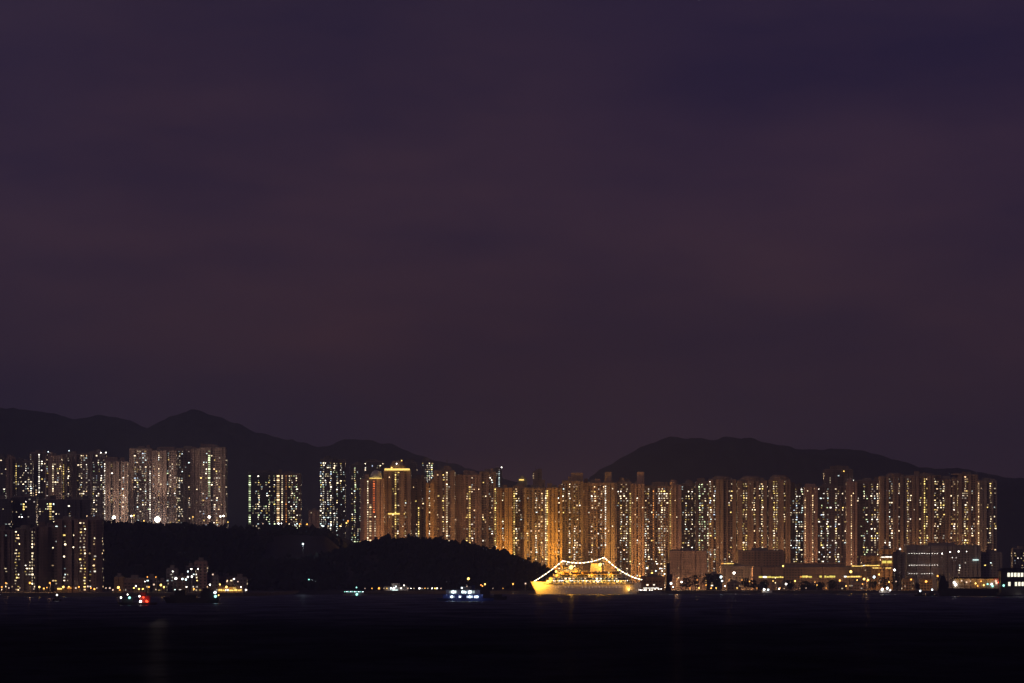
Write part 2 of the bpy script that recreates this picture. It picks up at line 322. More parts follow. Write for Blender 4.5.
# ------------------------------------------------------------------ towers
FH = 2.8
def tower(x0, x1, yt, D, wall, label, bays, zb=LAND, vis=592, group=None, roof=(), name='apartment_tower', cat='tower', depth=None, fh=FH, wsz=(1.3, 1.12), recess=2.6, parapet=True):
    X0, X1 = wx(x0, D), wx(x1, D); W = X1 - X0; H = wz(yt, D) - zb
    Dp = depth or max(16, min(30, W * 0.8))
    T = thing(name, label, cat, ((X0 + X1) / 2, D, zb), 0, group)
    toks = []
    for tk in bays.split():
        a = tk.split(':'); toks.append((a[0][0], float(a[0][1:]), a[1:]))
    tot = sum(t[1] for t in toks); k = W / tot
    prof = []; spans = []; x = -W / 2; yf = -Dp / 2
    for ty, wd, ar in toks:
        xe = x + wd * k
        d0 = d1 = 0.0
        if ty == 'n': d0 = d1 = recess
        elif ty == 'l': d0 = d1 = 0.7
        elif ty == 'a': d0, d1 = 3.2, 0.0
        elif ty == 'b': d0, d1 = 0.0, 3.2
        elif ty == 'p': d0 = d1 = -1.6
        prof.append((x, yf + d0))
        if ty in 'wabp' and xe - x > 5.5:
            for q_ in ([0.5] if xe - x < 11 else [0.3, 0.7]):
                xm = x + (xe - x) * q_; ym = yf + d0 + (d1 - d0) * q_
                prof += [(xm - 0.55, ym), (xm - 0.5, ym + 1.3), (xm + 0.5, ym + 1.3), (xm + 0.55, ym)]
        prof.append((xe, yf + d1)); spans.append((ty, x, xe, yf + d0, ar)); x = xe
    pts = [p for i, p in enumerate(prof) if i == 0 or abs(p[0] - prof[i - 1][0]) + abs(p[1] - prof[i - 1][1]) > 1e-4]
    poly = pts + [(px_, -py_) for px_, py_ in reversed(pts)]
    m = MB(); m.prism(poly, 0, H)
    m.build('wall', WALL[wall], T)
    # roof with parapet and plant
    rf = MB()
    if parapet: rf.box(-W / 2 + 0.6, W / 2 - 0.6, yf + 3.4, -yf - 3.4, H, H + 1.1)
    rf.box(-W * 0.18, W * 0.16, -3, 5, H + (1.1 if parapet else 0), H + 3.6)
    rp = rf.build('roof', ROOF, T)
    if name == 'apartment_tower':
        for q_ in range(R.choice((1, 2, 2, 3))):
            xt = R.uniform(-.38, .38) * W; ht = R.uniform(1.2, 4.8); wt_ = R.uniform(1.4, 3.2)
            q = MB(); q.box(xt - wt_, xt + wt_, -Dp * .3 + q_ * 2.5, -Dp * .3 + q_ * 2.5 + 2.2, H, H + ht + 1); q.build('water_tank', WALL[wall], T)
        if R.random() < .4:
            xt = R.uniform(-.3, .3) * W; q = MB(); q.bar((xt, 2, H), (xt, 2, H + R.uniform(6, 10)), .22); q.build('antenna', STEEL, T)
    for rr in roof:
        kd = rr[0]
        if kd == 'box':
            q = MB(); q.box(wx(rr[1], D) - T.location.x, wx(rr[2], D) - T.location.x, -5, 5, H, wz(rr[3], D) - zb); q.build('lift_machine_room', WALL[wall], T)
        elif kd == 'drum':
            cx_ = (wx(rr[1], D) + wx(rr[2], D)) / 2 - T.location.x; r_ = (wx(rr[2], D) - wx(rr[1], D)) / 2; zt = wz(rr[3], D) - zb
            q = MB(); q.cyl(cx_, 0, r_, H, H + (zt - H) * 0.6, 20); q.cyl(cx_, 0, r_ * 0.9, H + (zt - H) * 0.6, zt, 20, 0, 0.75); q.build('rooftop_drum', WALL[wall], T)
        elif kd == 'dome':
            cx_ = (wx(rr[1], D) + wx(rr[2], D)) / 2 - T.location.x; r_ = (wx(rr[2], D) - wx(rr[1], D)) / 2; zt = wz(rr[3], D) - zb
            q = MB(); prev = None
            for s_ in range(5):
                a0 = s_ * math.pi / 10; a1 = (s_ + 1) * math.pi / 10
                q.cyl(cx_, -2, r_ * math.cos(a0), H + (zt - H) * math.sin(a0), H + (zt - H) * math.sin(a1), 16, 0, max(0.05, math.cos(a1) / math.cos(a0)))
            q.build('rooftop_dome', bpy.data.materials.get('pale_dome') or pmat('pale_dome', (0.6, 0.6, 0.58), 0.5), T)
        elif kd == 'mast':
            q = MB(); q.bar((wx(rr[1], D) - T.location.x, 0, H), (wx(rr[1], D) - T.location.x, 0, wz(rr[2], D) - zb), 0.35); q.build('antenna', STEEL, T)
        elif kd == 'bar':     # lit strip across the facade
            xa, xb = wx(rr[1], D) - T.location.x, wx(rr[2], D) - T.location.x; zc = wz(rr[3], D) - zb
            if name == 'low_building' and xb - xa > 7:
                xx = xa
                while xx < xb - 1:
                    pw_ = R.choice((2.4, 3.0, 3.6, 4.5))
                    if R.random() < 0.9:
                        q = MB(); hh_ = rr[4] * R.choice((0.7, 0.9, 1.0, 1.0)); q.box(xx, min(xb, xx + pw_ - .45), yf - 0.5, yf + .5, zc - rr[4] / 2, zc - rr[4] / 2 + hh_); q.build('light_panel', STRIP[rr[5]] if R.random() < .8 else STRIP[R.choice(('gold', 'amber', 'white'))], T)
                    xx += pw_
                q = MB(); q.box(xa - .8, xb + .8, yf - 1.6, yf + 1, zc + rr[4] / 2 + .1, zc + rr[4] / 2 + .5); q.build('canopy', ROOF, T)
            else:
                q = MB(); q.box(xa, xb, yf - 1.2, yf + 1, zc - rr[4] / 2, zc + rr[4] / 2); q.build('light_strip', STRIP[rr[5]], T)
        elif kd == 'lamp':
            q = link('roof_lamp', GLOBE[rr[3]], T, (wx(rr[1], D) - T.location.x, yf + 1, wz(rr[2], D) - zb)); q.scale = (rr[4],) * 3
            q2 = MB(); q2.bar((wx(rr[1], D) - T.location.x, yf + 1, H - 1), (wx(rr[1], D) - T.location.x, yf + 1, wz(rr[2], D) - zb), 0.15); q2.build('lamp_post', STEEL, T)
    # windows
    lit = []; stair = []; stuffm = MB(); nf = int((H - 1.5) / fh)
    for ty, xa, xb, y, ar in spans:
        if ty == 'n':
            p = (float(ar[0]) if ar else 0.3) * (1.42 if name == 'apartment_tower' else 1.0); pal = PAL[ar[1] if len(ar) > 1 else 'w']
            nc = max(1, int(round((xb - xa) / 3.3))); st = (xb - xa) / nc
            for c in range(nc):
                pc = p * R.choice((0.35, 0.7, 0.85, 1.1, 1.5)); run = None; xc = xa + st * (c + 0.5)
                for f_ in range(nf):
                    if run is None or R.random() < 0.75: run = R.random() < pc
                    z = fh * (f_ + 0.55) + 0.6
                    if run: lit.append((xc + R.uniform(-.75, .75), y, z + R.uniform(-.15, .15), R.choice(pal), R.uniform(0.5, 1.5) * wsz[0], R.uniform(0.6, 1.15) * wsz[1]))
                    else: stuffm.box(xc - 0.8, xc + 0.8, y - 0.06, y, z - 0.65, z + 0.65, 0)
        elif ty in 'lq':
            colr = ar[0] if ar else 'yellow'; y0 = float(ar[1]) if len(ar) > 1 else yt + 2; y1 = float(ar[2]) if len(ar) > 2 else 700
            ww = float(ar[3]) if len(ar) > 3 else 0.85
            for f_ in range(nf):
                z = fh * (f_ + 0.55) + 0.6; py = HZ - (zb + z - EYE) / (S * D)
                if y0 <= py <= y1 and R.random() < 0.97: stair.append(((xa + xb) / 2, y, z, colr, ww, 1.35))
        elif ty in 'wabp' and xb - xa > 5:
            # a few small bathroom windows on the blank wings
            if ty in 'wp':
                for f_ in range(nf):
                    z = fh * (f_ + 0.55) + 0.6
                    stuffm.box(xa + (xb - xa) * .22 - 0.35, xa + (xb - xa) * .22 + 0.35, y - 0.06, y, z - 0.4, z + 0.4, 0)
                    if R.random() < 0.045: lit.append((xa + (xb - xa) * R.choice((0.25, 0.75)), y, z, R.choice(('warm', 'pale')), 0.9, 1.0))
    for sx in (-1, 1):
        for f_ in range(nf):
            for c in (-0.25, 0.0, 0.25):
                z = fh * (f_ + 0.55) + 0.6; xs = sx * W / 2
                mi = 0 if R.random() > 0.2 else 1 + EMI.index(R.choice(('pale', 'warm')))
                stuffm.box(xs - 0.06, xs + 0.06, Dp * c - 0.8, Dp * c + 0.8, z - 0.65, z + 0.65, mi)
    vmin = wz(vis, D) - zb
    keep = [q for q in lit if q[2] >= vmin]; rest = [q for q in lit if q[2] < vmin]
    R.shuffle(keep); rest += keep[100:]; keep = keep[:100]
    for q in keep:
        o = link('window', WIN[q[3]], T, (q[0], q[1], q[2])); o.scale = (q[4], 1, q[5])
    for q in stair:
        if q[2] < vmin: rest.append(q); continue
        o = link('stair_window', WIN[q[3]], T, (q[0], q[1], q[2])); o.scale = (q[4], 1, q[5])
    for q in rest: stuffm.box(q[0] - q[4] / 2, q[0] + q[4] / 2, q[1] - 0.12, q[1], q[2] - q[5] / 2, q[2] + q[5] / 2, 1 + EMI.index(q[3]))
    o = stuffm.build('window', [GLASS] + [EM[k_] for k_ in EMI], T); o['kind'] = 'stuff'
    return T

STRIP = {'gold': emat('golden_strip', (1.0, 0.66, 0.16), 2.0), 'white': emat('white_strip', (1.0, 0.95, 0.85), 2.5), 'lime': emat('lime_yellow_strip', (1.0, 0.80, 0.16), 1.3),
         'amber': emat('amber_strip', (1.0, 0.42, 0.07), 1.3), 'cool': emat('cool_strip', (0.75, 1.0, 0.95), 2.0), 'teal': emat('teal_strip', (0.3, 0.9, 0.75), 1.4),
         'red': emat('red_strip', (1.0, 0.05, 0.02), 1.2), 'dim': emat('dim_warm_strip', (0.9, 0.5, 0.3), 0.35)}
GLOBE = {'blue': globe_mesh('blue_globe', emat('blue_lamp', (0.4, 0.5, 1.0), 2)), 'flood': globe_mesh('flood_globe', emat('flood_lamp', (1.0, 0.90, 0.74), 16), 1.0, 2), 'white': globe_mesh('white_globe', emat('white_lamp', (1.0, 0.93, 0.82), 9)), 'amber': globe_mesh('amber_globe', emat('sodium_lamp', (1.0, 0.40, 0.07), 4)),
         'gold': globe_mesh('gold_globe', emat('gold_lamp', (1.0, 0.60, 0.14), 5.5)), 'cool': globe_mesh('cool_globe', emat('cool_lamp', (0.75, 0.95, 1.0), 6)),
         'teal': globe_mesh('teal_globe', emat('teal_lamp', (0.35, 0.95, 0.8), 3)), 'red': globe_mesh('red_globe', emat('red_lamp', (1.0, 0.06, 0.02), 4)),
         'dim': globe_mesh('dim_globe', emat('dim_lamp', (1.0, 0.7, 0.5), 1.6))}
PL = {}
LC = {'flood': (1, .74, .52), 'ship': (1, .42, .03), 'white': (1, .9, .75), 'amber': (1, .50, .20), 'gold': (1, .50, .08), 'cool': (.75, .92, 1), 'teal': (.35, .9, .8), 'red': (1, .06, .03), 'dim': (1, .6, .4), 'blue': (.35, .45, 1)}
def light(parent, loc, colr, watts, rad=0.5):
    k = (colr, watts, rad)
    if k not in PL:
        d = bpy.data.lights.new('lamp_light', 'POINT'); d.energy = watts; d.color = LC[colr]; d.shadow_soft_size = rad; d.specular_factor = 0.12 if colr == 'flood' else 1.0; PL[k] = d
    o = bpy.data.objects.new('lamp_light', PL[k]); COL.objects.link(o); o.parent = parent; o.location = loc; return o

A = 'towers on the left hilltop'; 
def ab(D): return 78.0
G = 4200
tower(-10, 6, 458, G, 'dark', 'dark tower with few cool lights, cut by the left edge of the photo', 'w3 n13:.16:c', 67, 530, A)
tower(6, 16.5, 459, G, 'mauve', 'narrow tower with a plain brown wall and hardly any lit window', 'n1.5:.1:c p6 n3:.1:c', 67, 530, A, [('box', 8, 14, 456)])
tower(16.5, 33, 462, G - 30, 'dark', 'dark hilltop tower with warm windows in broken rows beside the narrow brown tower', 'l1:yellow:463:490 n15:.34:m', 67, 530, A)
tower(30, 47, 453, G + 40, 'dusk', 'hilltop tower marked by a bright white stairwell line with windows either side', 'n8:.28:m w1 l2:white:454:493:1.3 n6:.3:c', 67, 530, A, [('mast', 33, 448)])
tower(46, 62, 456, G - 20, 'mauve', 'brown-winged hilltop tower right of the bright white stairwell line', 'w1 n2:.2:c w4 l1.5:pale:463:492:1.2 n7.5:.24:c', 67, 530, A, [('lamp', 49, 452, 'cool', .6)])
tower(61, 82, 455, G + 10, 'mauve', 'hilltop tower with a yellow stairwell line on its left and one wide brown wing', 'n3:.25:c l1:yellow:464:501 w3 n2:.4:w p7 n4:.28:w', 67, 530, A, [('lamp', 70, 451, 'cool', .6)])
tower(81, 106, 454, G, 'dusk', 'hilltop tower dense with cool white windows, left of a dotted white line', 'n10:.26:m w2 n12:.36:c', 67, 530, A, [('lamp', 102, 453, 'white', .7), ('lamp', 107, 453, 'white', .7)])
tower(105, 128, 462, G - 20, 'mauve', 'brown hilltop tower between the dotted white line and the dark gap', 'l1.5:white:464:522 p5 n2:.35:w p6 n1.5:.2:w w1 n5:.34:c', 67, 530, A, [('box', 105, 118, 457)])
tower(130.5, 153, 449, G, 'mauve', 'tall hilltop tower right of the dark gap, white stairwell line on its right edge', 'p4 n15:.27:c l2:white:465:523:1.1 w1', 67, 530, A)
tower(153, 177, 451, G - 15, 'mauve', 'hilltop tower with a broad brown wall behind the brightest floodlight', 'n3:.15:c w3 n1:.4:w p7 n9:.3:c', 67, 530, A, [('box', 158, 175, 447)])
tower(176.5, 200, 449, G + 10, 'mauve', 'hilltop tower with two window stripes left of the yellow-green stairwell', 'n7:.42:c w1 n6:.3:m p8', 67, 530, A)
tower(200, 226.5, 448, G, 'mauve', 'rightmost hilltop tower with a thick yellow-green stairwell stripe', 'n8:.2:c l3:green:449:498:2.4 n9:.28:m p5', 67, 530, A, [('box', 201, 212, 444)])
B = 'dark towers in the middle of the left side'
tower(-9, 12, 499, 3700, 'dark', 'dark mid-distance tower at the left edge with a bright yellow window column', 'l2:yellow:502:530:1.4 n17:.1:c', 40, 560, B)
tower(13, 37, 497, 3720, 'dark', 'dark mid-distance tower with a short yellow window cross near its middle', 'n11:.1:c l2:yellow:502:512:1.6 n11:.08:c', 40, 560, B)
tower(39, 61, 500, 3700, 'dark', 'dark mid-distance tower with yellow windows stacked near its top right', 'n11:.1:c l2.5:yellow:502:520:2.2 n8:.1:c', 40, 560, B)
tower(61, 92, 500, 3680, 'dark', 'wide unlit bluish mid-distance tower with two warm windows', 'w7 n3:.15:y w8 n5:.06:c w4', 40, 560, B)
C = 'front towers on the left shore'
tower(-8, 15, 531, 3100, 'dusk', 'low brown front tower at the left edge, cut by the photo', 'n5:.1:m p6 n3:.15:w w5', LAND, 590, C)
tower(15.5, 34, 529, 3080, 'dark', 'front tower with stacked yellow windows down its left side', 'n4.5:.62:y w3 n6:.12:w l1:pale:530:585', LAND, 590, C)
tower(34, 56, 527, 3120, 'dusk', 'nearly unlit front tower with pinkish-brown wings', 'w3 n2:.04:w a4 w4 b3 n3:.06:w', LAND, 590, C)
tower(55.5, 80, 520, 3100, 'dusk', 'tall front tower with plain brown wings and faint cool windows', 'n3:.12:c w4 n4:.18:c p5 n2:.06:w p4', LAND, 590, C)
tower(80, 103, 520, 3090, 'dusk', 'front tower with a dense yellow window stack, the last before the dark hillside', 'n6:.66:y w2 n7:.18:w b5', LAND, 590, C)
E = 'towers on the plateau left of centre'
tower(248.5, 276.5, 473, 4300, 'dark', 'plateau tower with a thick greenish-yellow lit left edge', 'l4:green:474:526:2.4 n23:.46:g', 67, 528, E)
tower(276.5, 301, 474, 4300, 'brown', 'plateau tower with a ladder of golden landing lights beside its left window stripe', 'l4:warm:474:522:3.2 l3:pale:474:523:1.4 w1.5 l1:orange:474:523 w1 n11:.42:g', 67, 528, E)
tower(320, 333, 460, 4300, 'dark', 'slim tower standing alone on the plateau, left one of a close pair', 'n12:.42:c w1', 67, 528, E)
tower(333, 345.5, 462, 4320, 'dark', 'slim plateau tower with stacked white windows, right one of a close pair', 'n5:.3:c w1 n5:.5:c', 67, 528, E)
tower(309, 319.5, 511, 4280, 'pink', 'small pinkish flat building left of the slim tower pair', 'w10', 67, 528, None, name='low_building', cat='building')
tower(351, 363, 465, 4450, 'dark', 'slim dark tower with pale windows left of the domed tower', 'n11:.42:g w1', 60, 528, E)
F = 'background towers behind the main row'
tower(364, 384, 462, 4500, 'dark', 'background tower peeping above the domed tower', 'n20:.14:c', LAND, 482, F)
tower(404, 417, 463, 4500, 'dark', 'background tower with scattered white windows right of the golden slab', 'n13:.2:c', LAND, 486, F)
tower(422, 433, 461, 4480, 'dark', 'background tower with bright greenish windows above the narrow orange-brown tower', 'n2:.3:c n8:.8:g', LAND, 486, F)
tower(493.5, 502, 470, 4480, 'dark', 'slim background tower with two cool light lines above the orange tower', 'n3:.5:g l2:cool:470:489:1.5 w1', LAND, 490, F, [('lamp', 501.5, 467.5, 'white', .8)])
tower(518, 527, 479, 4480, 'grey', 'background block with one glowing rooftop panel', 'n8:.06:w', LAND, 492, F, [('bar', 519, 524, 480, 1.6, 'gold')])
tower(533, 542, 472, 4480, 'brown', 'slender background tower rising just left of the long yellow stairwell', 'l1:warm:472:480 w3 n2:.2:c w2', LAND, 492, F)
H_ = 'apartment towers of the main waterfront row'
M = 4000
tower(360.5, 384, 479, M - 20, 'pink', 'pale-domed tower with an orange-red light line, leftmost of the main row', 'a3 w3 l1:pale:480:545:1.1 w.5 l2.5:warm:505:545:2.2 w1 l1.6:red:480:514:1.9 l.4:pale:515:545:1.2 w1 b6', LAND, 546, H_, [('dome', 370, 382.5, 470), ('bar', 370, 382, 478.5, .8, 'gold')])
tower(384, 411, 471, M, 'brown', 'tower crowned by a golden lit slab with a lit crossbar halfway down', 'w7 n3:.25:y l1.6:yellow:472:545:1.4 n3:.3:y p4 n2:.25:m a4', LAND, 546, H_, [('bar', 385, 410, 469.8, 2.2, 'gold'), ('drum', 390, 406, 461), ('bar', 388.5, 405, 514, 1.5, 'gold'), ('lamp', 397, 464, 'white', .8), ('lamp', 402, 461, 'gold', .7), ('lamp', 392, 468, 'gold', .8)])
tower(410.5, 426, 479, M + 20, 'brown', 'tower with a half-height yellow line right of the golden crossbar', 'w4 n3:.3:y l1.3:yellow:508:545:1.2 w2 n2:.15:w w2', LAND, 546, H_)
tower(426, 434, 483, M - 10, 'ochre', 'narrow orange-brown slab with few windows below the greenish background tower', 'w3 n1.5:.35:w w4', LAND, 546, H_)
tower(434, 455, 471, M, 'brown', 'tower with a long unbroken pale-yellow line and a rooftop spire', 'w3 n2:.15:w a3 n3:.38:y w1 l1.6:pale:471:545:1.5 n3:.2:w w4', LAND, 546, H_, [('mast', 447, 459), ('box', 444, 450, 466)])
tower(455, 480, 475, M + 15, 'pink', 'tower with a toothed yellow line in the middle, behind the wooded knoll', 'a5 w4 n3:.3:y l1.6:yellow:485:548:1.8 n4:.2:w w4', LAND, 550, H_, [('box', 463, 475, 471)])
tower(479.5, 496, 472, M + 10, 'brown', 'dim tower with scattered windows and a yellow line on its right edge', 'w2 n4:.3:w w2 n4:.2:w w1 l1.3:yellow:489:552:1.3', LAND, 552, H_)
tower(496.5, 513, 488, M - 25, 'ochre', 'orange-lit slab tower with plain bright right wall, above the knoll', 'w5 n3:.3:w p7 n1:.05:w', LAND, 556, H_)
tower(513, 524, 486, M, 'brown', 'tower with a bright dotted yellow line beside the orange slab', 'l1.6:yellow:491:556:1.3 n5:.28:w w1', LAND, 560, H_)
tower(524, 546.5, 488, M - 10, 'brown', 'tower full of small windows up to a pale dotted line on its right', 'w2 n5:.42:w w2 n8:.42:w w1 l1.5:pale:490:566:1.3', LAND, 566, H_, [('box', 538.5, 545, 480)])
tower(546.5, 562, 488, M - 20, 'ochre', 'golden-brown slab tower just behind the cruise ship bow mast', 'l1.3:yellow:489:566:1.4 p9 n2:.3:w w2', LAND, 572, H_)
tower(562, 583, 481, M, 'brown', 'tower with speckled warm windows above the ship front mast', 'n8:.42:w w2 n7:.36:w w2', LAND, 572, H_, [('box', 571, 583, 473)])
tower(583, 605, 483, M + 8, 'pink', 'tower with a flat pink top band left of the tall white line', 'p4 n8:.38:w w1 n7:.36:m', LAND, 575, H_)
tower(604.5, 616.5, 483, M - 15, 'brown', 'tower with a tall white line and high machine room above the stern mast', 'l1.6:white:484:549:1.2 p8 w2', LAND, 580, H_, [('box', 605, 611.5, 472)])
tower(616.5, 631, 482, M, 'brown', 'tower with a long golden line down its right side', 'n10:.36:m w1 l1.6:yellow:493:565:1.5', LAND, 580, H_)
tower(631, 644, 484, M - 12, 'pink', 'plain brown winged tower with a high machine room right of the golden line', 'w5 n1.2:.2:w p6', LAND, 580, H_, [('box', 637, 644, 472)])
tower(644, 670.5, 486, M, 'brown', 'broad tower crowded with pale windows left of the square windowless block', 'n7:.44:m l1:orange:490:560 w1 n11:.42:m w1 l1.2:yellow:490:552:1.0', LAND, 580, H_, [('box', 655, 664, 482)])
tower(671, 681, 485, M - 14, 'pink', 'narrow plain brown tower above the windowless block', 'p5 n1:.1:w w4', LAND, 580, H_, [('drum', 670, 678, 480)])
tower(681, 695, 484, M + 6, 'dusk2', 'dark tower with thinly scattered windows above the windowless block', 'n12:.3:m b2', LAND, 580, H_)
tower(695, 709, 482, M, 'dusk2', 'tower with many greenish white windows above the right end of the windowless block', 'a3 n11:.42:g', LAND, 580, H_)
tower(708.5, 735.5, 480, M - 10, 'brown', 'round-topped tower with fine dotted columns left and yellow windows right', 'n2.5:.6:c w1 n2.5:.6:c p6 n3:.1:w w1 n4:.36:y w3', LAND, 580, H_, [('drum', 712, 732, 476)])
tower(737, 766, 481, M - 15, 'brown', 'round-topped tower with golden window stacks, above the long low brown block', 'w4 n5:.48:y w1 p4 n2:.35:y w3 n4:.46:y w3', LAND, 580, H_, [('drum', 740, 762, 476)])
tower(768, 790, 480, M - 15, 'brown', 'round-topped tower with one wide yellow stack, right of the long low brown block', 'w4 n5:.62:y w2 p3 n1.5:.3:y b5', LAND, 580, H_, [('drum', 770, 789, 475)])
tower(789, 804, 487, M + 10, 'dusk2', 'dark tower glittering with cool white windows beside the brown slab with two thin lines', 'n14:.48:c w1', LAND, 580, H_)
tower(804, 817, 487, M - 18, 'pink', 'plain brown slab tower with two thin faint yellow lines', 'l1.2:warm:494:566:.8 p6 l1.2:warm:494:566:.8 w4', LAND, 580, H_, [('box', 807, 815, 484)])
tower(817, 846, 487, M, 'dusk2', 'widest dark tower packed with white windows beneath the highest crown', 'n6:.36:c w1 n12:.44:c w1 n5:.36:m', LAND, 580, H_)
tower(824, 852, 470, M + 30, 'dusk2', 'highest crown of the right half with lamps on its stepped roof', 'w4 l1.2:pale:476:500 w6 n6:.04:c w8', LAND, 490, H_, [('box', 830, 848, 466), ('lamp', 835.3, 474, 'white', 1.0), ('lamp', 843, 471.5, 'gold', .7), ('lamp', 849.7, 475, 'white', .9), ('bar', 847, 852.5, 480.8, 1.5, 'white')])
tower(846, 856.5, 482, M - 16, 'pink', 'narrow brown tower with a faint line right of the highest crown', 'w4 l1.2:warm:494:566:.8 w5', LAND, 580, H_)
tower(856, 878.5, 481, M, 'dusk2', 'dark tower with scattered greenish windows right of the narrow brown tower', 'n12:.34:g w2 n9:.36:m', LAND, 580, H_, [('lamp', 879, 480, 'white', .7)])
K = 3980
tower(879, 905, 477, K, 'brown', 'brown tower with a centre stack of large pale windows above the orange-lit hall', 'w4 n1.5:.3:y w3 n4:.4:m p5 n1.5:.3:w w3 n3:.1:w', LAND, 555, H_, [('drum', 886, 903, 473), ('lamp', 880, 480, 'white', .7)])
tower(905, 935, 476, K, 'brown', 'brown tower with yellow windows and a long yellow line, fourth from the right end', 'n5:.42:y w5 n3:.3:y w1 l1.2:yellow:477:546:1.2 n3:.25:y p4 n2:.3:w', LAND, 555, H_, [('drum', 918, 934, 473), ('lamp', 912, 480, 'white', .7)])
tower(935, 957.5, 479, K + 10, 'brown', 'brown tower with wide bright window bars and a thin yellow line on its right', 'n7:.3:y w4 n4:.42:y w1 l1.2:yellow:476:546:1.1', LAND, 555, H_)
tower(957.5, 977, 475, K, 'brown', 'brown tower with tall stacked windows, second from the right end of the row', 'w3 n2:.2:w n4:.5:y w2 n4:.4:m p2', LAND, 555, H_, [('drum', 951, 966, 473), ('lamp', 976, 479, 'white', .7)])
tower(977, 996, 481, K - 10, 'beige', 'rightmost tower of the row with a wide plain wing', 'l1:warm:482:548 p6 n2:.12:w n2.5:.5:w w1 n3:.3:w', LAND, 555, H_)
tower(1012, 1030, 549, 3800, 'dark', 'small dim tower by the right edge of the photo', 'w1 n4:.35:c w1 n8:.3:m', LAND, 585)

# ------------------------------------------------------------------ lower buildings on the right shore
def lowb(x0, x1, yt, D, wall, label, bays, roof=(), **kw):
    return tower(x0, x1, yt, D, wall, label, bays, LAND, 596, kw.pop('group', None), roof, name=kw.pop('name', 'low_building'), cat='building', recess=kw.pop('recess', 0.4), **kw)
lowb(668.5, 706.5, 551, 3780, 'mauve', 'square windowless brown block below the main towers', 'w38', [('box', 672, 690, 549.5)], depth=30)
lowb(737, 783, 551, 3800, 'brown', 'long low brown block in front of the round-topped towers', 'w3 n14:.03:w w2 n14:.03:w w2', depth=24)
lowb(720, 752, 566, 3740, 'beige', 'low terraced building with a bright strip light on its left roof', 'w10 n6:.1:w w6', [('bar', 720.5, 733, 563.5, 1.1, 'gold'), ('bar', 750, 757.5, 577, 1.6, 'lime')], depth=20)
lowb(752, 868, 567, 3700, 'brown', 'very long low terminal with glowing yellow strip windows', 'w30 n20:.02:w w66', [('bar', 758, 783, 577, 1.8, 'lime'), ('bar', 799, 834, 576.6, 2.0, 'lime'), ('bar', 843, 867.5, 576.6, 1.6, 'gold'), ('box', 780, 845, 563)], depth=26)
lowb(861, 880, 556, 3690, 'ochre', 'orange floodlit hall left of the small yellow-windowed building', 'w4 n4:.1:y w8', [('bar', 851, 862, 566, 1.1, 'gold'), ('bar', 862, 879, 565.4, 1.0, 'gold')], depth=16)
lowb(880, 892, 549, 3680, 'ochre', 'small bright building with three floors of yellow windows', 'w12', [('bar', 880.6, 891.4, 557, 1.2, 'white'), ('bar', 881.5, 885.5, 562, 2.6, 'lime'), ('bar', 886.6, 890.8, 562, 2.6, 'lime'), ('bar', 872, 891, 568, .9, 'gold')], depth=14)
lowb(892, 905, 553, 3700, 'grey', 'narrow grey building wedged beside the three-storey lit one', 'w6 n4:.1:c w2', depth=14)
# office block with three rows of evenly spaced small lamps
ob = lowb(905, 979, 546, 3720, 'grey', 'large dark office block with three rows of small white lights', 'w34 w3 p12 w2 n12:.14:m w11', [('bar', 948, 954.5, 557.5, 1.2, 'white'), ('bar', 971, 976.5, 560, .9, 'cool')], depth=30)
for row, y_ in enumerate((553.6, 565.2, 573.6)):
    for i in range(12):
        if row == 2 and i in (4, 10, 11): continue
        o = link('row_light', GLOBE['white'], ob, (wx(907.5 + i * 2.55, 3720) - ob.location.x, -15.5, wz(y_, 3720) - LAND)); o.scale = (.25,) * 3
lowb(979, 1001, 553, 3730, 'grey', 'grey building with a few windows right of the office block', 'n16:.05:m w6', depth=20)
lowb(640, 664, 577, 3440, 'ochre', 'low orange-lit quay shed behind the cruise ship stern', 'w3 n18:.12:y w3', [('bar', 643, 661, 588, .7, 'white')], depth=14, fh=3.5)
lowb(706, 722, 575, 3560, 'dark', 'small dark shed between the dark trees and the terminal', 'w4 n8:.1:w w4', depth=14)

for x0, x1, yt, wl, by, lb in ((727, 741, 583, 'brown', 'n14:.12:w', 'low brown quay shed under the bright left end of the terminal'), (757, 766, 585, 'grey', 'n9:.2:w', 'tiny grey quay hut left of the white-lit launch before the terminal'),
        (776, 792, 584.5, 'brown', 'n16:.1:w', 'low brown quay shed in the gap between the two yellow strips'), (800, 822, 586, 'dark', 'n22:.08:w', 'long dark quay shed under the longest yellow strip'),
        (828, 846, 583, 'brown', 'n18:.14:w', 'brown quay shed below the right end of the longest yellow strip'), (850, 866, 582, 'pink', 'n16:.16:y', 'pinkish quay shed left of the dark tree below the hall'),
        (902, 914, 579, 'ochre', 'n12:.1:y', 'ochre annexe lit by the first amber lamp of the office block'), (920, 932, 579, 'ochre', 'n12:.1:y', 'ochre annexe lit by the second amber lamp of the office block')):
    lowb(x0, x1, yt, 3500 + R.uniform(-15, 20), wl, lb, by, depth=9, wsz=(1.2, 1.0))
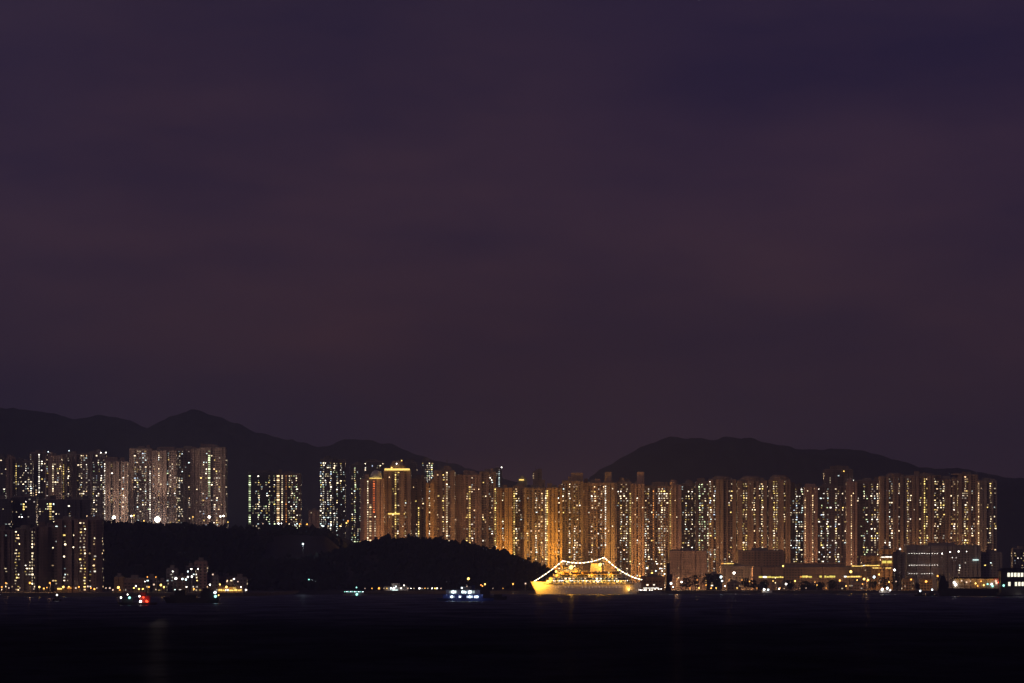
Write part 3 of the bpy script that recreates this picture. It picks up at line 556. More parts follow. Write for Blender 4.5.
# ------------------------------------------------------------------ low town on the left shore
TOWN = [(115, 124, 577, 'ochre', 'w9', 'orange-lit narrow block at the left end of the low town'),
        (124.5, 146, 579, 'brown', 'n20:.12:w', 'long brown three-storey block left of the middle of the low town'),
        (146, 158, 578, 'grey', 'n12:.2:w', 'grey low house right of the long brown block'),
        (158, 167, 582, 'dark', 'n9:.2:y', 'smallest dark house left of the square block'),
        (167, 178, 569, 'grey', 'n10:.22:c', 'square grey block, second tallest of the low town'),
        (178, 186, 577, 'brown', 'n8:.25:w', 'small brown house between the two tallest blocks of the low town'),
        (186, 196, 567, 'dark', 'n10:.22:c', 'dark block attached left of the tallest block of the low town'),
        (195, 207.5, 561.5, 'pink', 'n12:.16:c', 'tallest block of the low town, with a pinkish wall'),
        (208, 219, 576, 'grey', 'n11:.2:w', 'grey house right of the tallest block of the low town'),
        (219, 233, 577, 'brown', 'n14:.14:w', 'brown house above the golden quay light'),
        (233, 247, 578, 'grey', 'n14:.14:w', 'last grey house at the right end of the low town')]
for x0, x1, yt, wl, by, lb in TOWN:
    lowb(x0, x1, yt, 3000 + R.uniform(-20, 30), wl, lb, by, group='low buildings of the left shore town', depth=12, wsz=(1.3, 1.1))
lowb(218, 243, 586, 2900, 'ochre', 'flat quay shed glowing golden yellow', 'w25', [('bar', 219, 242, 590, 1.6, 'gold'), ('bar', 224, 236, 588, .6, 'amber')], depth=8)
lowb(254, 268, 583.5, 3400, 'ochre', 'low amber-lit shed right of the left shore town', 'w14', [('bar', 256, 262, 585.3, .9, 'amber')], depth=8)
lowb(280, 294, 587, 3380, 'ochre', 'small amber-lit boathouse left of the white lamp cluster', 'w14', [('bar', 281, 284, 591, 1.3, 'gold'), ('bar', 285, 288.5, 590.5, 1.6, 'gold')], depth=8)
lowb(57, 80, 586.5, 2940, 'ochre', 'low golden-lit shed at the foot of the front left towers', 'w23', [('bar', 58, 66, 588.8, 1.2, 'gold'), ('bar', 68, 72, 588, .8, 'amber')], depth=8)
lowb(384, 408, 587, 3400, 'grey', 'small dim pier building at the foot of the wooded knoll', 'n22:.1:c', [('bar', 392, 398, 590, .7, 'cool')], depth=8)

# ------------------------------------------------------------------ lamps
def lamp(px, py, D, colr, size, watts, label, group, ground=None, name='street_lamp', cat='street lamp', arms=1):
    size *= R.uniform(0.55, 0.95) if size < 2 else 0.9
    z = wz(py, D); g = ground if ground is not None else LAND
    if z - g < 2.5: z = g + 2.5
    T = thing(name, label, cat, (wx(px, D), D, g), 0, group)
    h = z - g
    m = MB(); m.cyl(0, 0.5, 0.22, 0, h, 6, 0, 0.6); m.bar((0, 0.5, h), (0, -0.6, h + 0.4), 0.12); m.build('pole', STEEL, T)
    o = link('lamp_head', GLOBE[colr], T, (0, -0.9, h)); o.scale = (size,) * 3
    if watts: light(T, (0, -0.9 - size * 1.1, h - 0.2), colr, watts, 0.4)
    return T
ORD = ['first', 'second', 'third', 'fourth', 'fifth', 'sixth', 'seventh', 'eighth', 'ninth', 'tenth', 'eleventh', 'twelfth', 'thirteenth', 'fourteenth', 'fifteenth',
       'sixteenth', 'seventeenth', 'eighteenth', 'nineteenth', 'twentieth', 'twenty-first', 'twenty-second', 'twenty-third', 'twenty-fourth', 'twenty-fifth', 'twenty-sixth']
CN = {'flood': 'glaring white', 'white': 'white', 'amber': 'amber', 'gold': 'golden', 'cool': 'cool white', 'teal': 'teal', 'red': 'red', 'dim': 'dim pinkish'}
def lamps(items, D, where, group, ground=None, **kw):
    cnt = {}
    for it in sorted(items):
        px, py, colr, size, watts = it[:5]; d = it[5] if len(it) > 5 else D
        k = cnt.get(colr, 0); cnt[colr] = k + 1
        lamp(px, py, d, colr, size, watts, f'{CN[colr]} lamp {where}, {ORD[k]} of its colour from left', group, ground if ground is not None else None, **kw)
lamps([(2, 587, 'amber', .9, 900), (9, 588, 'dim', .8, 0), (20, 588, 'dim', .7, 0), (34, 589, 'dim', .7, 0), (39.5, 587, 'gold', 1.0, 900), (44, 588.5, 'amber', .8, 400), (47, 587.5, 'amber', .8, 0),
       (63.5, 587, 'gold', 1.1, 900), (69, 586.8, 'gold', 1.0, 0), (76, 588, 'dim', .9, 0), (79, 587, 'amber', .8, 400), (88, 586.4, 'dim', .9, 0), (91, 588, 'amber', .9, 500), (94.5, 589, 'amber', .9, 0),
       (97, 588, 'dim', .8, 0), (106, 588, 'dim', .8, 0), (110, 588, 'dim', .8, 0)], 2900, 'below the front left towers', 'lamps on the left shore road')
lamps([(113, 590, 'dim', .8, 0), (118.5, 587.5, 'gold', 1.5, 2500), (120, 590, 'amber', .9, 0), (136, 586, 'white', .7, 300), (134, 588, 'gold', .9, 0), (139, 589, 'gold', 1.0, 700), (143, 589, 'gold', .9, 0),
       (149, 587, 'amber', .9, 500), (154, 584.5, 'dim', .9, 0), (156, 589.5, 'dim', .8, 0), (161, 585, 'gold', 1.1, 900), (164, 587, 'gold', 1.2, 700), (147.5, 577, 'amber', .7, 0), (156, 577, 'amber', .7, 0),
       (145, 581.5, 'white', .7, 0), (173, 571.5, 'white', 1.0, 0), (176, 578.5, 'white', 1.3, 500), (182.5, 579, 'cool', 1.1, 0), (186, 579.5, 'cool', .9, 0), (188, 571.5, 'cool', 1.1, 0), (191.5, 569, 'white', .8, 0),
       (188, 577, 'white', .9, 300), (192, 576.5, 'white', 1.1, 0), (198, 569, 'white', .9, 0), (194, 589, 'amber', .8, 500), (210, 584.7, 'white', .8, 0), (220, 584.5, 'gold', 1.0, 900), (226.5, 587, 'gold', 1.1, 900),
       (213, 574.5, 'dim', .8, 0), (234, 579, 'white', .8, 0), (227, 581.5, 'dim', .7, 0), (238, 581.5, 'dim', .8, 0), (241, 587, 'white', .8, 0), (246, 591.5, 'white', .8, 0)], 2890, 'in the low left shore town', 'lamps of the left shore town')
lamps([(253, 586.7, 'white', .9, 0), (246.5, 591, 'dim', .8, 0), (263, 591, 'amber', .8, 300), (269.5, 591.5, 'white', .7, 0), (270.5, 582, 'gold', .8, 300), (284.5, 587, 'gold', 1.0, 600), (292, 586.6, 'white', 1.0, 400), (296, 592, 'gold', .8, 0),
       (306, 591, 'amber', 1.0, 500), (372, 591.5, 'amber', .7, 300), (379, 591, 'amber', 1.1, 700), (384, 592, 'dim', .7, 0),
       (391, 589, 'cool', 1.1, 500), (394, 591, 'white', 1.9, 900), (396, 586.5, 'cool', .8, 0), (401, 589.6, 'white', .8, 0), (404, 585.4, 'white', 1.0, 0), (408, 592, 'dim', .7, 0),
       (414, 590, 'dim', .8, 0), (419.5, 592, 'white', 1.4, 500), (422, 589, 'dim', .8, 0), (428, 592, 'dim', .8, 0), (432, 589.2, 'white', .8, 0), (437, 589.4, 'white', .8, 0), (441, 592, 'dim', .7, 0),
       (258, 591, 'dim', .7, 0), (275, 590.5, 'amber', .7, 200), (299, 590, 'dim', .6, 0), (320, 591.5, 'dim', .6, 0), (331, 591.5, 'amber', .6, 200), (341, 591, 'white', .7, 0), (365, 591.5, 'dim', .6, 0), (387, 590.5, 'gold', .7, 200), (411, 590.5, 'white', .7, 0), (425, 590.8, 'amber', .7, 0), (435, 591.8, 'gold', .7, 0), (493, 590.5, 'dim', .6, 0), (503, 590.5, 'amber', .6, 0), (481, 585, 'amber', .8, 0), (513, 584, 'amber', 1.1, 600), (525.5, 583.5, 'dim', 1.2, 300)], 3395, 'on the shore below the knoll', 'lamps at the foot of the knoll')
lamps([(312, 580.5, 'cool', 1.0, 0), (315.5, 582.5, 'cool', 1.3, 500), (313.6, 585.5, 'teal', .9, 0), (309, 579.5, 'teal', .8, 0)], 3375, 'in the cluster left of the knoll', 'cluster of tall quay lamps')
lamps([(114, 517.5, 'flood', 2.2, 90000), (157.5, 519.5, 'flood', 3.7, 340000), (131.5, 516, 'flood', 1.3, 14000), (134, 515.5, 'gold', 1.3, 7000), (209.3, 517, 'flood', 1.7, 17000), (220.5, 516.5, 'flood', 1.5, 12000),
       (223.5, 516, 'flood', 1.5, 12000), (228, 522, 'gold', 1.1, 0), (193, 517, 'gold', 1.1, 5000), (176, 519, 'dim', 1.0, 4000), (144, 521, 'gold', 1.0, 5000)], 4156, 'under the left hilltop towers', 'floodlights on the left hilltop', 68, name='floodlight', cat='floodlight')
lamps([(263, 523.6, 'dim', 1.1, 900), (278.5, 523.6, 'white', 1.2, 900), (281.5, 523.5, 'white', 1.2, 900), (295, 525, 'cool', .8, 0), (300, 524, 'amber', 1.6, 3000), (307, 524.3, 'amber', 1.1, 1500), (322, 525.7, 'white', 1.0, 0),
       (331, 525, 'white', 1.0, 600), (340, 526, 'gold', .9, 900), (346.5, 523, 'gold', 1.1, 900), (348, 521, 'amber', 1.2, 1500), (355, 522, 'dim', 1.0, 0)], 4240, 'on the plateau left of centre', 'lamps on the plateau', 68)
lamps([(303, 544, 'cool', 1.5, 6000)], 3560, 'in the dark hollow below the plateau', 'hollow lamp', bluff_h(wx(303, 3560), 3560))
lamps([(677, 579, 'amber', .8, 110000, 3728), (697, 580, 'amber', .8, 60000, 3728), (729, 580, 'amber', .8, 60000, 3690), (742, 580, 'amber', .8, 30000, 3690), (790, 582, 'amber', .8, 18000, 3650), (815, 582, 'amber', .8, 12000, 3650), (867, 581, 'amber', .8, 60000, 3650), (956, 581, 'amber', .8, 26000, 3670), (671, 583.5, 'cool', 1.4, 600), (681.5, 582, 'white', 1.1, 400), (673, 587, 'cool', 1.1, 0), (690, 589, 'amber', .9, 500), (664.5, 574, 'white', .9, 0), (668, 574, 'gold', .8, 0), (647, 568, 'white', 1.0, 0), (660, 568.5, 'white', 1.0, 0), (652, 573, 'gold', 1.0, 900),  # amber lamps with their own distance are added to brighten block and terminal walls
       (721, 577, 'cool', 1.7, 900), (722, 581, 'cool', 1.2, 0), (725, 586, 'white', 1.0, 0), (734, 573, 'white', 1.7, 2500), (711, 588.5, 'amber', .9, 400), (749.5, 581.5, 'amber', 1.0, 500), (783, 566, 'gold', 1.3, 900), (773, 581, 'gold', .8, 0),
       (786, 584, 'white', 1.2, 300), (795, 581, 'gold', 1.3, 900), (839.7, 580.5, 'amber', 1.3, 900), (850.7, 571.7, 'gold', 1.8, 4500), (864, 579, 'gold', 1.5, 1600), (868, 580, 'gold', 1.2, 0), (862.5, 584, 'amber', .8, 300),
       (874, 577, 'cool', 1.4, 0), (879, 574.5, 'gold', 1.1, 900), (894.5, 570, 'white', 1.5, 1200), (900, 549, 'white', 1.2, 0), (911, 579.5, 'amber', 1.2, 2600), (926, 581.5, 'amber', 1.5, 2600), (937.5, 576, 'amber', 1.3, 2600),
       (942, 553.5, 'white', 1.2, 0), (950, 552, 'white', .8, 0), (958.5, 551.5, 'white', 1.0, 0), (966.5, 551.5, 'white', .7, 0), (896, 581.5, 'dim', .8, 0), (879, 583, 'dim', .8, 0), (956, 579, 'white', 1.2, 500), (988, 580, 'dim', .8, 300), (699, 588, 'gold', .8, 300), (706, 585, 'amber', .8, 300), (716, 588, 'gold', .7, 300), (737, 588, 'gold', .7, 300), (757, 588.5, 'amber', .7, 300), (780, 588, 'amber', .7, 300), (806, 588, 'dim', .8, 200), (817, 585, 'gold', .7, 300), (826, 588, 'amber', .8, 300), (846, 586, 'gold', .8, 300), (857, 580, 'gold', 1.0, 900), (889, 582, 'gold', .9, 500), (905, 586, 'dim', .8, 300), (947, 582, 'amber', .8, 300)],
      3470, 'on the right-hand waterfront', 'lamps of the right-hand waterfront')
# lamps added on tall poles to wash the main row's facades with orange light
lamps([(372, 573, 'amber', 1.5, 60000), (398, 573, 'amber', 1.5, 60000), (425, 573, 'amber', 1.5, 80000), (452, 573, 'amber', 1.5, 80000), (478, 573, 'amber', 1.5, 110000), (505, 576, 'gold', 1.6, 150000), (532, 577, 'gold', 1.6, 200000),
       (556, 577, 'gold', 1.6, 260000), (584, 577, 'gold', 1.5, 290000), (612, 577, 'gold', 1.5, 100000), (640, 576, 'amber', 1.5, 90000), (663, 576, 'amber', 1.4, 70000), (716, 576, 'amber', 1.4, 70000), (760, 576, 'amber', 1.4, 60000),
       (790, 576, 'amber', 1.4, 80000), (825, 576, 'amber', 1.4, 40000), (874, 570, 'amber', 1.6, 40000), (925, 576, 'amber', 1.4, 80000), (965, 576, 'amber', 1.4, 80000)], 3952, 'on a high mast before the main row', 'high mast lamps', name='high_mast_lamp', cat='mast lamp')
lamps([(30, 583, 'amber', 1.0, 9000), (50, 583, 'amber', 1.0, 14000), (68, 583, 'amber', 1.0, 9000), (6, 583, 'amber', 1.0, 9000)], 3045, 'close against the front left towers', 'lamps against the front left towers')

# ------------------------------------------------------------------ trees along the right shore
LEAF = pmat('tree_leaves', (0.035, 0.045, 0.028), 0.9, 0.5, 0.6, 0.1); BARK = pmat('bark', (0.05, 0.04, 0.03), 0.95)
def tree(px, yt, D, wpx, label, group='dark trees on the right-hand waterfront'):
    T = thing('tree', label, 'tree', (wx(px, D), D, LAND), 0, group)
    h = max(5, wz(yt, D) - LAND); w_ = wpx * S * D / 2
    m = MB(); m.cyl(0, 0, 0.5, 0, h * 0.55, 7, 0, 0.5)
    for k in range(4):
        a = k * 1.6 + R.random(); m.bar((0, 0, h * 0.4), (math.cos(a) * w_ * 0.5, math.sin(a) * w_ * 0.5, h * 0.7), 0.2)
    m.build('trunk', BARK, T)
    V = []; F = []
    for k in range(260):
        a = R.uniform(0, 2 * math.pi); u = R.random() ** 0.5; zz = R.uniform(0.28, 1.0)
        rr = w_ * u * math.sin(math.pi * min(1, (1.08 - zz) / 0.85)) ** 0.6 * (0.85 + 0.3 * noise.noise(Vector((math.cos(a) * 1.7, math.sin(a) * 1.7, zz * 3 + px))))
        x = rr * math.cos(a); y = rr * math.sin(a) * 0.8; i = len(V); s_ = R.uniform(0.35, 0.9)
        n1 = Vector((R.gauss(0, 1), R.gauss(0, 1), R.gauss(0, 1))).normalized(); n2 = n1.orthogonal().normalized(); n3 = n1.cross(n2)
        c = Vector((x, y, h * zz - s_ * 0.5))
        for q in range(5): t_ = q * 1.2566; V.append(tuple(c + (n2 * math.cos(t_) + n3 * math.sin(t_)) * s_ * R.uniform(.7, 1.3)))
        F.append(tuple(range(i, i + 5)))
    me = bpy.data.meshes.new('crown'); me.from_pydata(V, [], F); me.materials.append(LEAF); me.update(); link('crown', me, T)
TR = [(686, 578, 16, 'small round tree left of the biggest dark tree'), (696, 575, 20, 'biggest round dark tree below the windowless block'), (708, 573, 14, 'dark tree against the right end of the windowless block'),
      (717, 574, 14, 'upright dark tree by the bright cool lamp'), (746, 578, 12, 'low tree left of the first yellow strip'), (753, 580, 12, 'low bushy tree under the first yellow strip'), (765, 580, 12, 'low tree in the middle under the first yellow strip'),
      (790, 580, 12, 'low tree in the gap between the two yellow strips'), (805, 581, 14, 'low tree under the left end of the longest yellow strip'), (820, 582, 12, 'low tree under the middle of the longest yellow strip'), (832, 580, 12, 'low tree under the right end of the longest yellow strip'),
      (873, 581, 14, 'dark tree below the orange-lit hall'), (884, 577, 16, 'wide dark tree below the three-storey lit building'), (897, 574, 14, 'tall dark tree at the left corner of the office block'), (918, 583, 10, 'small tree between two amber lamps of the office block'),
      (941, 574, 12, 'dark tree right of the third amber lamp of the office block'), (780, 563, 14, 'tree crown above the end of the long low brown block'), (800, 561, 16, 'tree above the terminal roof, left of centre'), (818, 560, 18, 'tree above the terminal roof, middle one'), (835, 562, 16, 'tree above the terminal roof near its right end')]
for px, yt, wp, lb in TR: tree(px, yt, 3500 if yt > 570 else 3840, wp, lb)
# dark derrick beside the windowless block
T = thing('derrick', 'dark harbour derrick with a leaning lattice jib left of the windowless block', 'derrick', (wx(668, 3450), 3450, LAND), 0)
DK = pmat('dark_painted_steel', (0.03, 0.03, 0.035), 0.6)
m = MB(); H2 = wz(563, 3450) - LAND; m.box(-3, 3, -3, 3, 0, 3); m.box(-1.8, 1.8, -1.8, 1.8, 3, H2); m.build('tower_body', DK, T)
m = MB(); ztop = wz(541, 3450) - LAND
for q in (-.7, .7): m.bar((q, 0, H2), (-2.4 + q * .4, 0, ztop), 0.22)
for k in range(9):
    t0 = k / 9; t1 = (k + 1) / 9; m.bar((-.7 + (-2.4 + .4) * t0, 0, H2 + (ztop - H2) * t0), (.7 + (-2.4 - .4) * t1, 0, H2 + (ztop - H2) * t1), 0.12)
m.build('jib', DK, T)
m = MB(); m.box(1.8, 4.2, -1.5, 1.5, H2 * .35, H2 * .6); m.build('cab', DK, T)
# slender yard masts in front of the windowless block
for px, yt, lb in ((685.5, 570, 'thin dark mast before the windowless block, left one'), (690, 569, 'thin dark mast before the windowless block, middle one'), (701, 570, 'thin dark mast before the windowless block, right one')):
    T = thing('mast', lb, 'mast', (wx(px, 3600), 3600, LAND), 0, 'yard masts'); hh = wz(yt, 3600) - LAND
    m = MB(); m.cyl(0, 0, .35, 0, hh, 6, 0, .5); m.build('pole', DK, T)
    m = MB(); m.bar((-3.5, 0, hh * .8), (3.5, 0, hh * .8), .15); m.bar((-3.5, 0, hh * .8), (0, 0, hh), .06); m.bar((3.5, 0, hh * .8), (0, 0, hh), .06); m.build('crosstree', DK, T)

# ------------------------------------------------------------------ boats
def hull(L, B, dep, draft=1.5, rake=0.08, stern=0.03, sheer=0.25, n=22):
    V = []; F = []
    for i in range(n + 1):
        t = i / n
        wdk = math.sin(min(1, t / 0.32) * math.pi / 2) ** 0.75 * (1 - 0.18 * sstep(0.8, 1.0, t)); wwl = math.sin(min(1, t / 0.4) * math.pi / 2) ** 1.1 * (1 - 0.3 * sstep(0.8, 1, t))
        zt = dep * (1 + sheer * (1 - t) ** 3 + sheer * 0.4 * sstep(0.8, 1, t))
        xo = -L / 2 + L * t; rk = rake * L * (1 - min(1, t / 0.25)); sk = stern * L * sstep(0.85, 1, t)
        bd = max(0.12, B / 2 * wdk); bw = max(0.08, B / 2 * wwl)
        V += [(xo + rk - sk, 0, -draft), (xo + rk * .9 - sk, -bw * .8, -draft * .6), (xo + rk * .75 - sk * .7, -bw, 0.0), (xo + rk * .3, -(bw * .3 + bd * .7), zt * .6), (xo, -bd, zt),
              (xo, bd, zt), (xo + rk * .3, (bw * .3 + bd * .7), zt * .6), (xo + rk * .75 - sk * .7, bw, 0.0), (xo + rk * .9 - sk, bw * .8, -draft * .6)]
    for i in range(n):
        for k in range(9):
            a = i * 9 + k; b_ = i * 9 + (k + 1) % 9; F.append((a, b_, b_ + 9, a + 9))
    F.append(tuple(range(9))); F.append(tuple(n * 9 + k for k in reversed(range(9))))
    m = MB(); m.v = V; m.f = F; m.m = [0] * len(F); return m
WHITEP = pmat('white_ship_paint', (0.78, 0.77, 0.73), 0.45, 0.06, 0.2); BLACKP = pmat('black_hull_paint', (0.015, 0.015, 0.018), 0.5, 0.3, 0.3)
BLUEP = pmat('navy_hull_paint', (0.03, 0.05, 0.16), 0.45, 0.2, 0.3); REDP = pmat('dull_red_paint', (0.25, 0.04, 0.03), 0.6); ORP = pmat('lifeboat_yellow', (0.7, 0.42, 0.12), 0.5); GREYP = pmat('grey_boat_paint', (0.16, 0.16, 0.18), 0.6)
def bulb(T, x, y, z, c, s, nm='lamp'):
    o = link(nm, GLOBE[c], T, (x, y, z)); o.scale = (s,) * 3; return o

# the illuminated cruise ship
SD = 3350; X = lambda p: wx(p, SD) - wx(586, SD)
Z = lambda q: wz(q, SD)
ship = thing('cruise_ship', 'white cruise ship outlined by strings of golden lights between bow, masts and stern', 'ship', (wx(586, SD), SD, 0))
Ls = X(641) - X(530.5)
hm = hull(Ls, 18, Z(583.2), 4, 0.075, 0.05, 0.16, 36); hm.build('hull', WHITEP, ship, ((X(641) + X(530.5)) / 2, 0, 0))
m = MB(); m.box(X(543), X(634), -9.06, -8.95, Z(583.2) - 1.1, Z(583.2) - .3); m.build('hull_stripe', pmat('blue_stripe', (0.05, 0.08, 0.2), .5), ship)
dk = Z(583); tiers = [(546, 632, 580.2, 8.6), (549, 628, 577.2, 8.2), (553, 624, 574.2, 7.6), (557, 617, 571.6, 6.6), (562, 578, 568.8, 5.6)]
zprev = dk
for i, (a, b_, q, hw) in enumerate(tiers):
    m = MB(); zt = Z(q)
    m.prism([(X(a), -hw * .6), (X(a) + 4, -hw), (X(b_) - 2, -hw), (X(b_), -hw * .8), (X(b_), hw * .8), (X(b_) - 2, hw), (X(a) + 4, hw), (X(a), hw * .6)], zprev, zt - .25)
    tp = m.build('deckhouse', WHITEP, ship)
    m = MB(); m.box(X(a) - 1, X(b_) + 1.2, -hw - .9, hw + .9, zt - .25, zt); m.build('deck', WHITEP, ship)
    if i < 4:
        m = MB(); m.box(X(a) + 4.5, X(b_) - 3, -hw - .05, -hw + .05, zprev + .5, zt - .9); m.build('window_band', GLASS, ship)  # dark band behind the windows paints the shade of the promenade recess
    nw = int((X(b_) - X(a) - 8) / 3.9)
    for k in range(nw):
        if R.random() < (0.9 if i in (0, 1) else 0.55):
            o = link('window', WIN[R.choice(('yellow', 'yellow', 'warm', 'pale'))], ship, (X(a) + 5 + k * 3.9, -hw - .08, (zprev + zt) / 2)); o.scale = (1.9 if i < 2 else 1.3, 1, 1.3)
    for k in range(max(2, int((X(b_) - X(a)) / 17))):
        px_ = X(a) + 5 + k * 17.0
        if i in (0, 2, 3): light(ship, (px_, -hw - (.35 if i == 0 else 1.5), zt - .9), 'ship', 1500 if i == 0 else 7000, 0.25)  # lights without fittings, added outboard of the decks to gild the superstructure
    m = MB()
    for k in range(int((X(b_) - X(a)) / 3)): m.bar((X(a) + k * 3, -hw - .8, zt), (X(a) + k * 3, -hw - .8, zt + 1.1), .06)
    m.bar((X(a) - 1, -hw - .8, zt + 1.1), (X(b_) + 1, -hw - .8, zt + 1.1), .07); m.build('railing', WHITEP, ship)
    zprev = zt
for k in range(26):
    if R.random() < .75: bulb(ship, X(545) + k * 3.4, -9.0, Z(587), 'dim', .32, 'porthole')
for k in range(14): light(ship, (X(552) + k * 5.6, -10.4, Z(582.6)), 'ship', 260, .25)  # row of lights added outboard to warm the hull side
for k in range(44): bulb(ship, X(548) + k * 1.85, -9.6, Z(580.2) - .5, R.choice(('gold', 'white', 'gold')), .34, 'promenade_lamp')
m = MB(); m.prism([(X(590), -3), (X(602), -3), (X(602), 3), (X(590), 3)], Z(571.6), Z(563.5), 0, .8); fn = m.build('funnel', WHITEP, ship)
m = MB(); m.box(X(590.4), X(601.4), -2.7, 2.7, Z(563.5), Z(562.7)); m.build('funnel_cap', BLACKP, fn)
for px_, q in ((562.5, 560.5), (604, 557.3)):
    m = MB(); m.cyl(X(px_), 0, .45, Z(571.6), Z(q), 6, 0, .5); m.bar((X(px_) - 3, 0, Z(q + 4)), (X(px_) + 3, 0, Z(q + 4)), .15); m.bar((X(px_), 0, Z(q + 1)), (X(px_) - 3, 0, Z(q + 4)), .1); m.build('mast', WHITEP, ship)
for k in range(6):
    m = hull(7.5, 2.6, 1.4, .9, .06, .04, .1, 10); lbt = m.build('lifeboat', ORP, ship, (X(566) + k * 9.5, -8.9, Z(574.0) + .2))
    m = MB(); m.prism([(-2.8, -1), (2.8, -1), (2.8, 1), (-2.8, 1)], 1.3, 2.1, 0, .7); m.build('canopy', ORP, lbt)
def string(a, b_, sag, n_):
    for k in range(n_ + 1):
        t_ = k / n_; p = Vector(a).lerp(Vector(b_), t_); p.z -= sag * 4 * t_ * (1 - t_); bulb(ship, p.x, p.y, p.z, 'white' if k % 3 else 'gold', .47, 'string_bulb')
    m = MB(); pr = None
    for k in range(17):
        t_ = k / 16; p = Vector(a).lerp(Vector(b_), t_); p.z -= sag * 4 * t_ * (1 - t_)
        if pr is not None: m.bar(pr, p, .06)
        pr = p.copy()
    m.build('light_cable', BLACKP, ship)
string((X(534), 0, Z(581.3)), (X(562.5), 0, Z(560.8)), 1.2, 26); string((X(562.5), 0, Z(560.8)), (X(604), 0, Z(557.6)), 3.6, 32); string((X(604.5), 0, Z(557.6)), (X(641.5), 0, Z(579.6)), 3.6, 34)
bulb(ship, X(571), -7, Z(567.3), 'gold', 2.3, 'floodlight'); light(ship, (X(571), -9.5, Z(567)), 'ship', 40000, .8)
bulb(ship, X(600), -4, Z(564.6), 'gold', 1.8, 'floodlight'); light(ship, (X(600), -6.5, Z(564.6)), 'ship', 16000, .8)
bulb(ship, X(556), -6, Z(571.5), 'gold', 1.1, 'floodlight'); bulb(ship, X(618), -6, Z(570), 'gold', 1.0, 'floodlight')
light(ship, (X(540), -8, Z(580)), 'ship', 20000, .5); light(ship, (X(536), -8.5, Z(585)), 'ship', 14000, .4); light(ship, (X(545), -12, Z(584)), 'ship', 2500, .4); light(ship, (X(628), -11, Z(588)), 'ship', 1000, .5)  # bow lights are added to make the plating glow gold
bulb(ship, X(628.5), -9.4, Z(589.4), 'gold', 1.1, 'stern_lamp')

def boat(px, D, Lpx, label, hullm, dep, cabins, lamps_, name='boat', cat='boat', masts=(), flip=False, group=None, wins=None):
    """cabins: (x0,x1,z0,z1,halfwidth,material) as pixels along the boat and metres of height"""
    u = S * D; T = thing(name, label, cat, (wx(px, D), D, 0), 0, group); Lm = Lpx * u
    hb = hull(Lm, max(3, min(Lm * .24, 11)), dep, 1.4)
    if flip: hb.v = [(-x, -y, z) for x, y, z in hb.v]
    hb.build('hull', hullm, T)
    for a, b_, z0, z1, hw, mt in cabins:
        m = MB(); m.box(a * u, b_ * u, -hw, hw, z0, z1 - .2); c = m.build('cabin', mt, T)
        m = MB(); m.box(a * u - .5, b_ * u + .5, -hw - .4, hw + .4, z1 - .2, z1); m.build('cabin_roof', mt, T)
    for x, z1 in masts:
        m = MB(); m.cyl(x * u, 0, .2, dep, z1, 6, 0, .5); m.bar((x * u - 1.2, 0, z1 * .85), (x * u + 1.2, 0, z1 * .85), .07); m.build('mast', DK, T)
    for x, y, z, c, s_, wt in lamps_:
        bulb(T, x * u, y, z, c, s_)
        if wt: light(T, (x * u, y - s_ - .5, z), c, wt, .3)
    for (x, y, z, c, a, b_) in (wins or ()):
        o = link('window', WIN[c], T, (x * u, y, z)); o.scale = (a, 1, b_)
    return T
# two-decked ferry in the centre
wn = []
for x in (-14.5, -12.8, -11.2, -9.5, -2.5, -1, 4.5, 6, 7.5, 9): wn.append((x, -4.6, 6.2, 'cool', 1.0, 1.6))
for x in (-14, -12.5, -11, -5.5, -4, 2.5, 4, 5.5, 7, 10, 11.5, 13): wn.append((x, -5.0, 2.9, 'blue', 1.05, 1.4))
boat(465, 2270, 58, 'two-decked navy ferry with two rows of bluish white windows', BLUEP, 1.8,
     [(-22, 18, 1.8, 4.6, 5.0, BLUEP), (-19, 15, 4.6, 7.6, 4.6, GREYP), (-4, 6, 7.6, 9.8, 2.6, GREYP), (7, 10, 7.6, 10.5, 1.5, BLUEP)],
     [(-11.5, -5.0, 6.2, 'cool', .9, 100), (-13, -5.4, 2.9, 'cool', .8, 100), (-5, -5.4, 2.9, 'cool', .6, 0), (4.5, -5.0, 6.1, 'cool', 1.1, 120), (5, -5.4, 2.9, 'cool', .8, 0), (12, -5.4, 2.8, 'cool', .8, 60), (.5, -5.0, 6.0, 'cool', .65, 0), (-3, -5.0, 8.9, 'cool', .6, 0), (3.4, 0, 15.2, 'gold', .9, 0), (2, -2.5, 10.0, 'dim', .35, 0), (-18, -8.5, 4.2, 'blue', .12, 140), (-6, -8.8, 4.2, 'blue', .12, 140), (7, -8.8, 4.2, 'blue', .12, 140), (17, -8.2, 4.2, 'blue', .12, 200)],  # the blue outboard lamps are added so the hull shows against the water
     'ferry', 'ferry', [(3.4, 15.2), (-10, 12.5), (-17, 10.5), (11, 13.5)], wins=wn)
boat(490, 2400, 34, 'low unlit dark barge with a rear cabin just right of the navy ferry', BLACKP, 2.4, [(-10, 0, 2.4, 9.5, 3, DK), (-8, -2, 9.5, 14, 2.4, DK), (4, 12, 2.4, 4.0, 3, BLACKP)], [(-7.5, -3, 10.0, 'amber', .45, 0), (-5, -2.6, 11.2, 'gold', .6, 0)], 'barge', 'barge', [(-3, 15)])
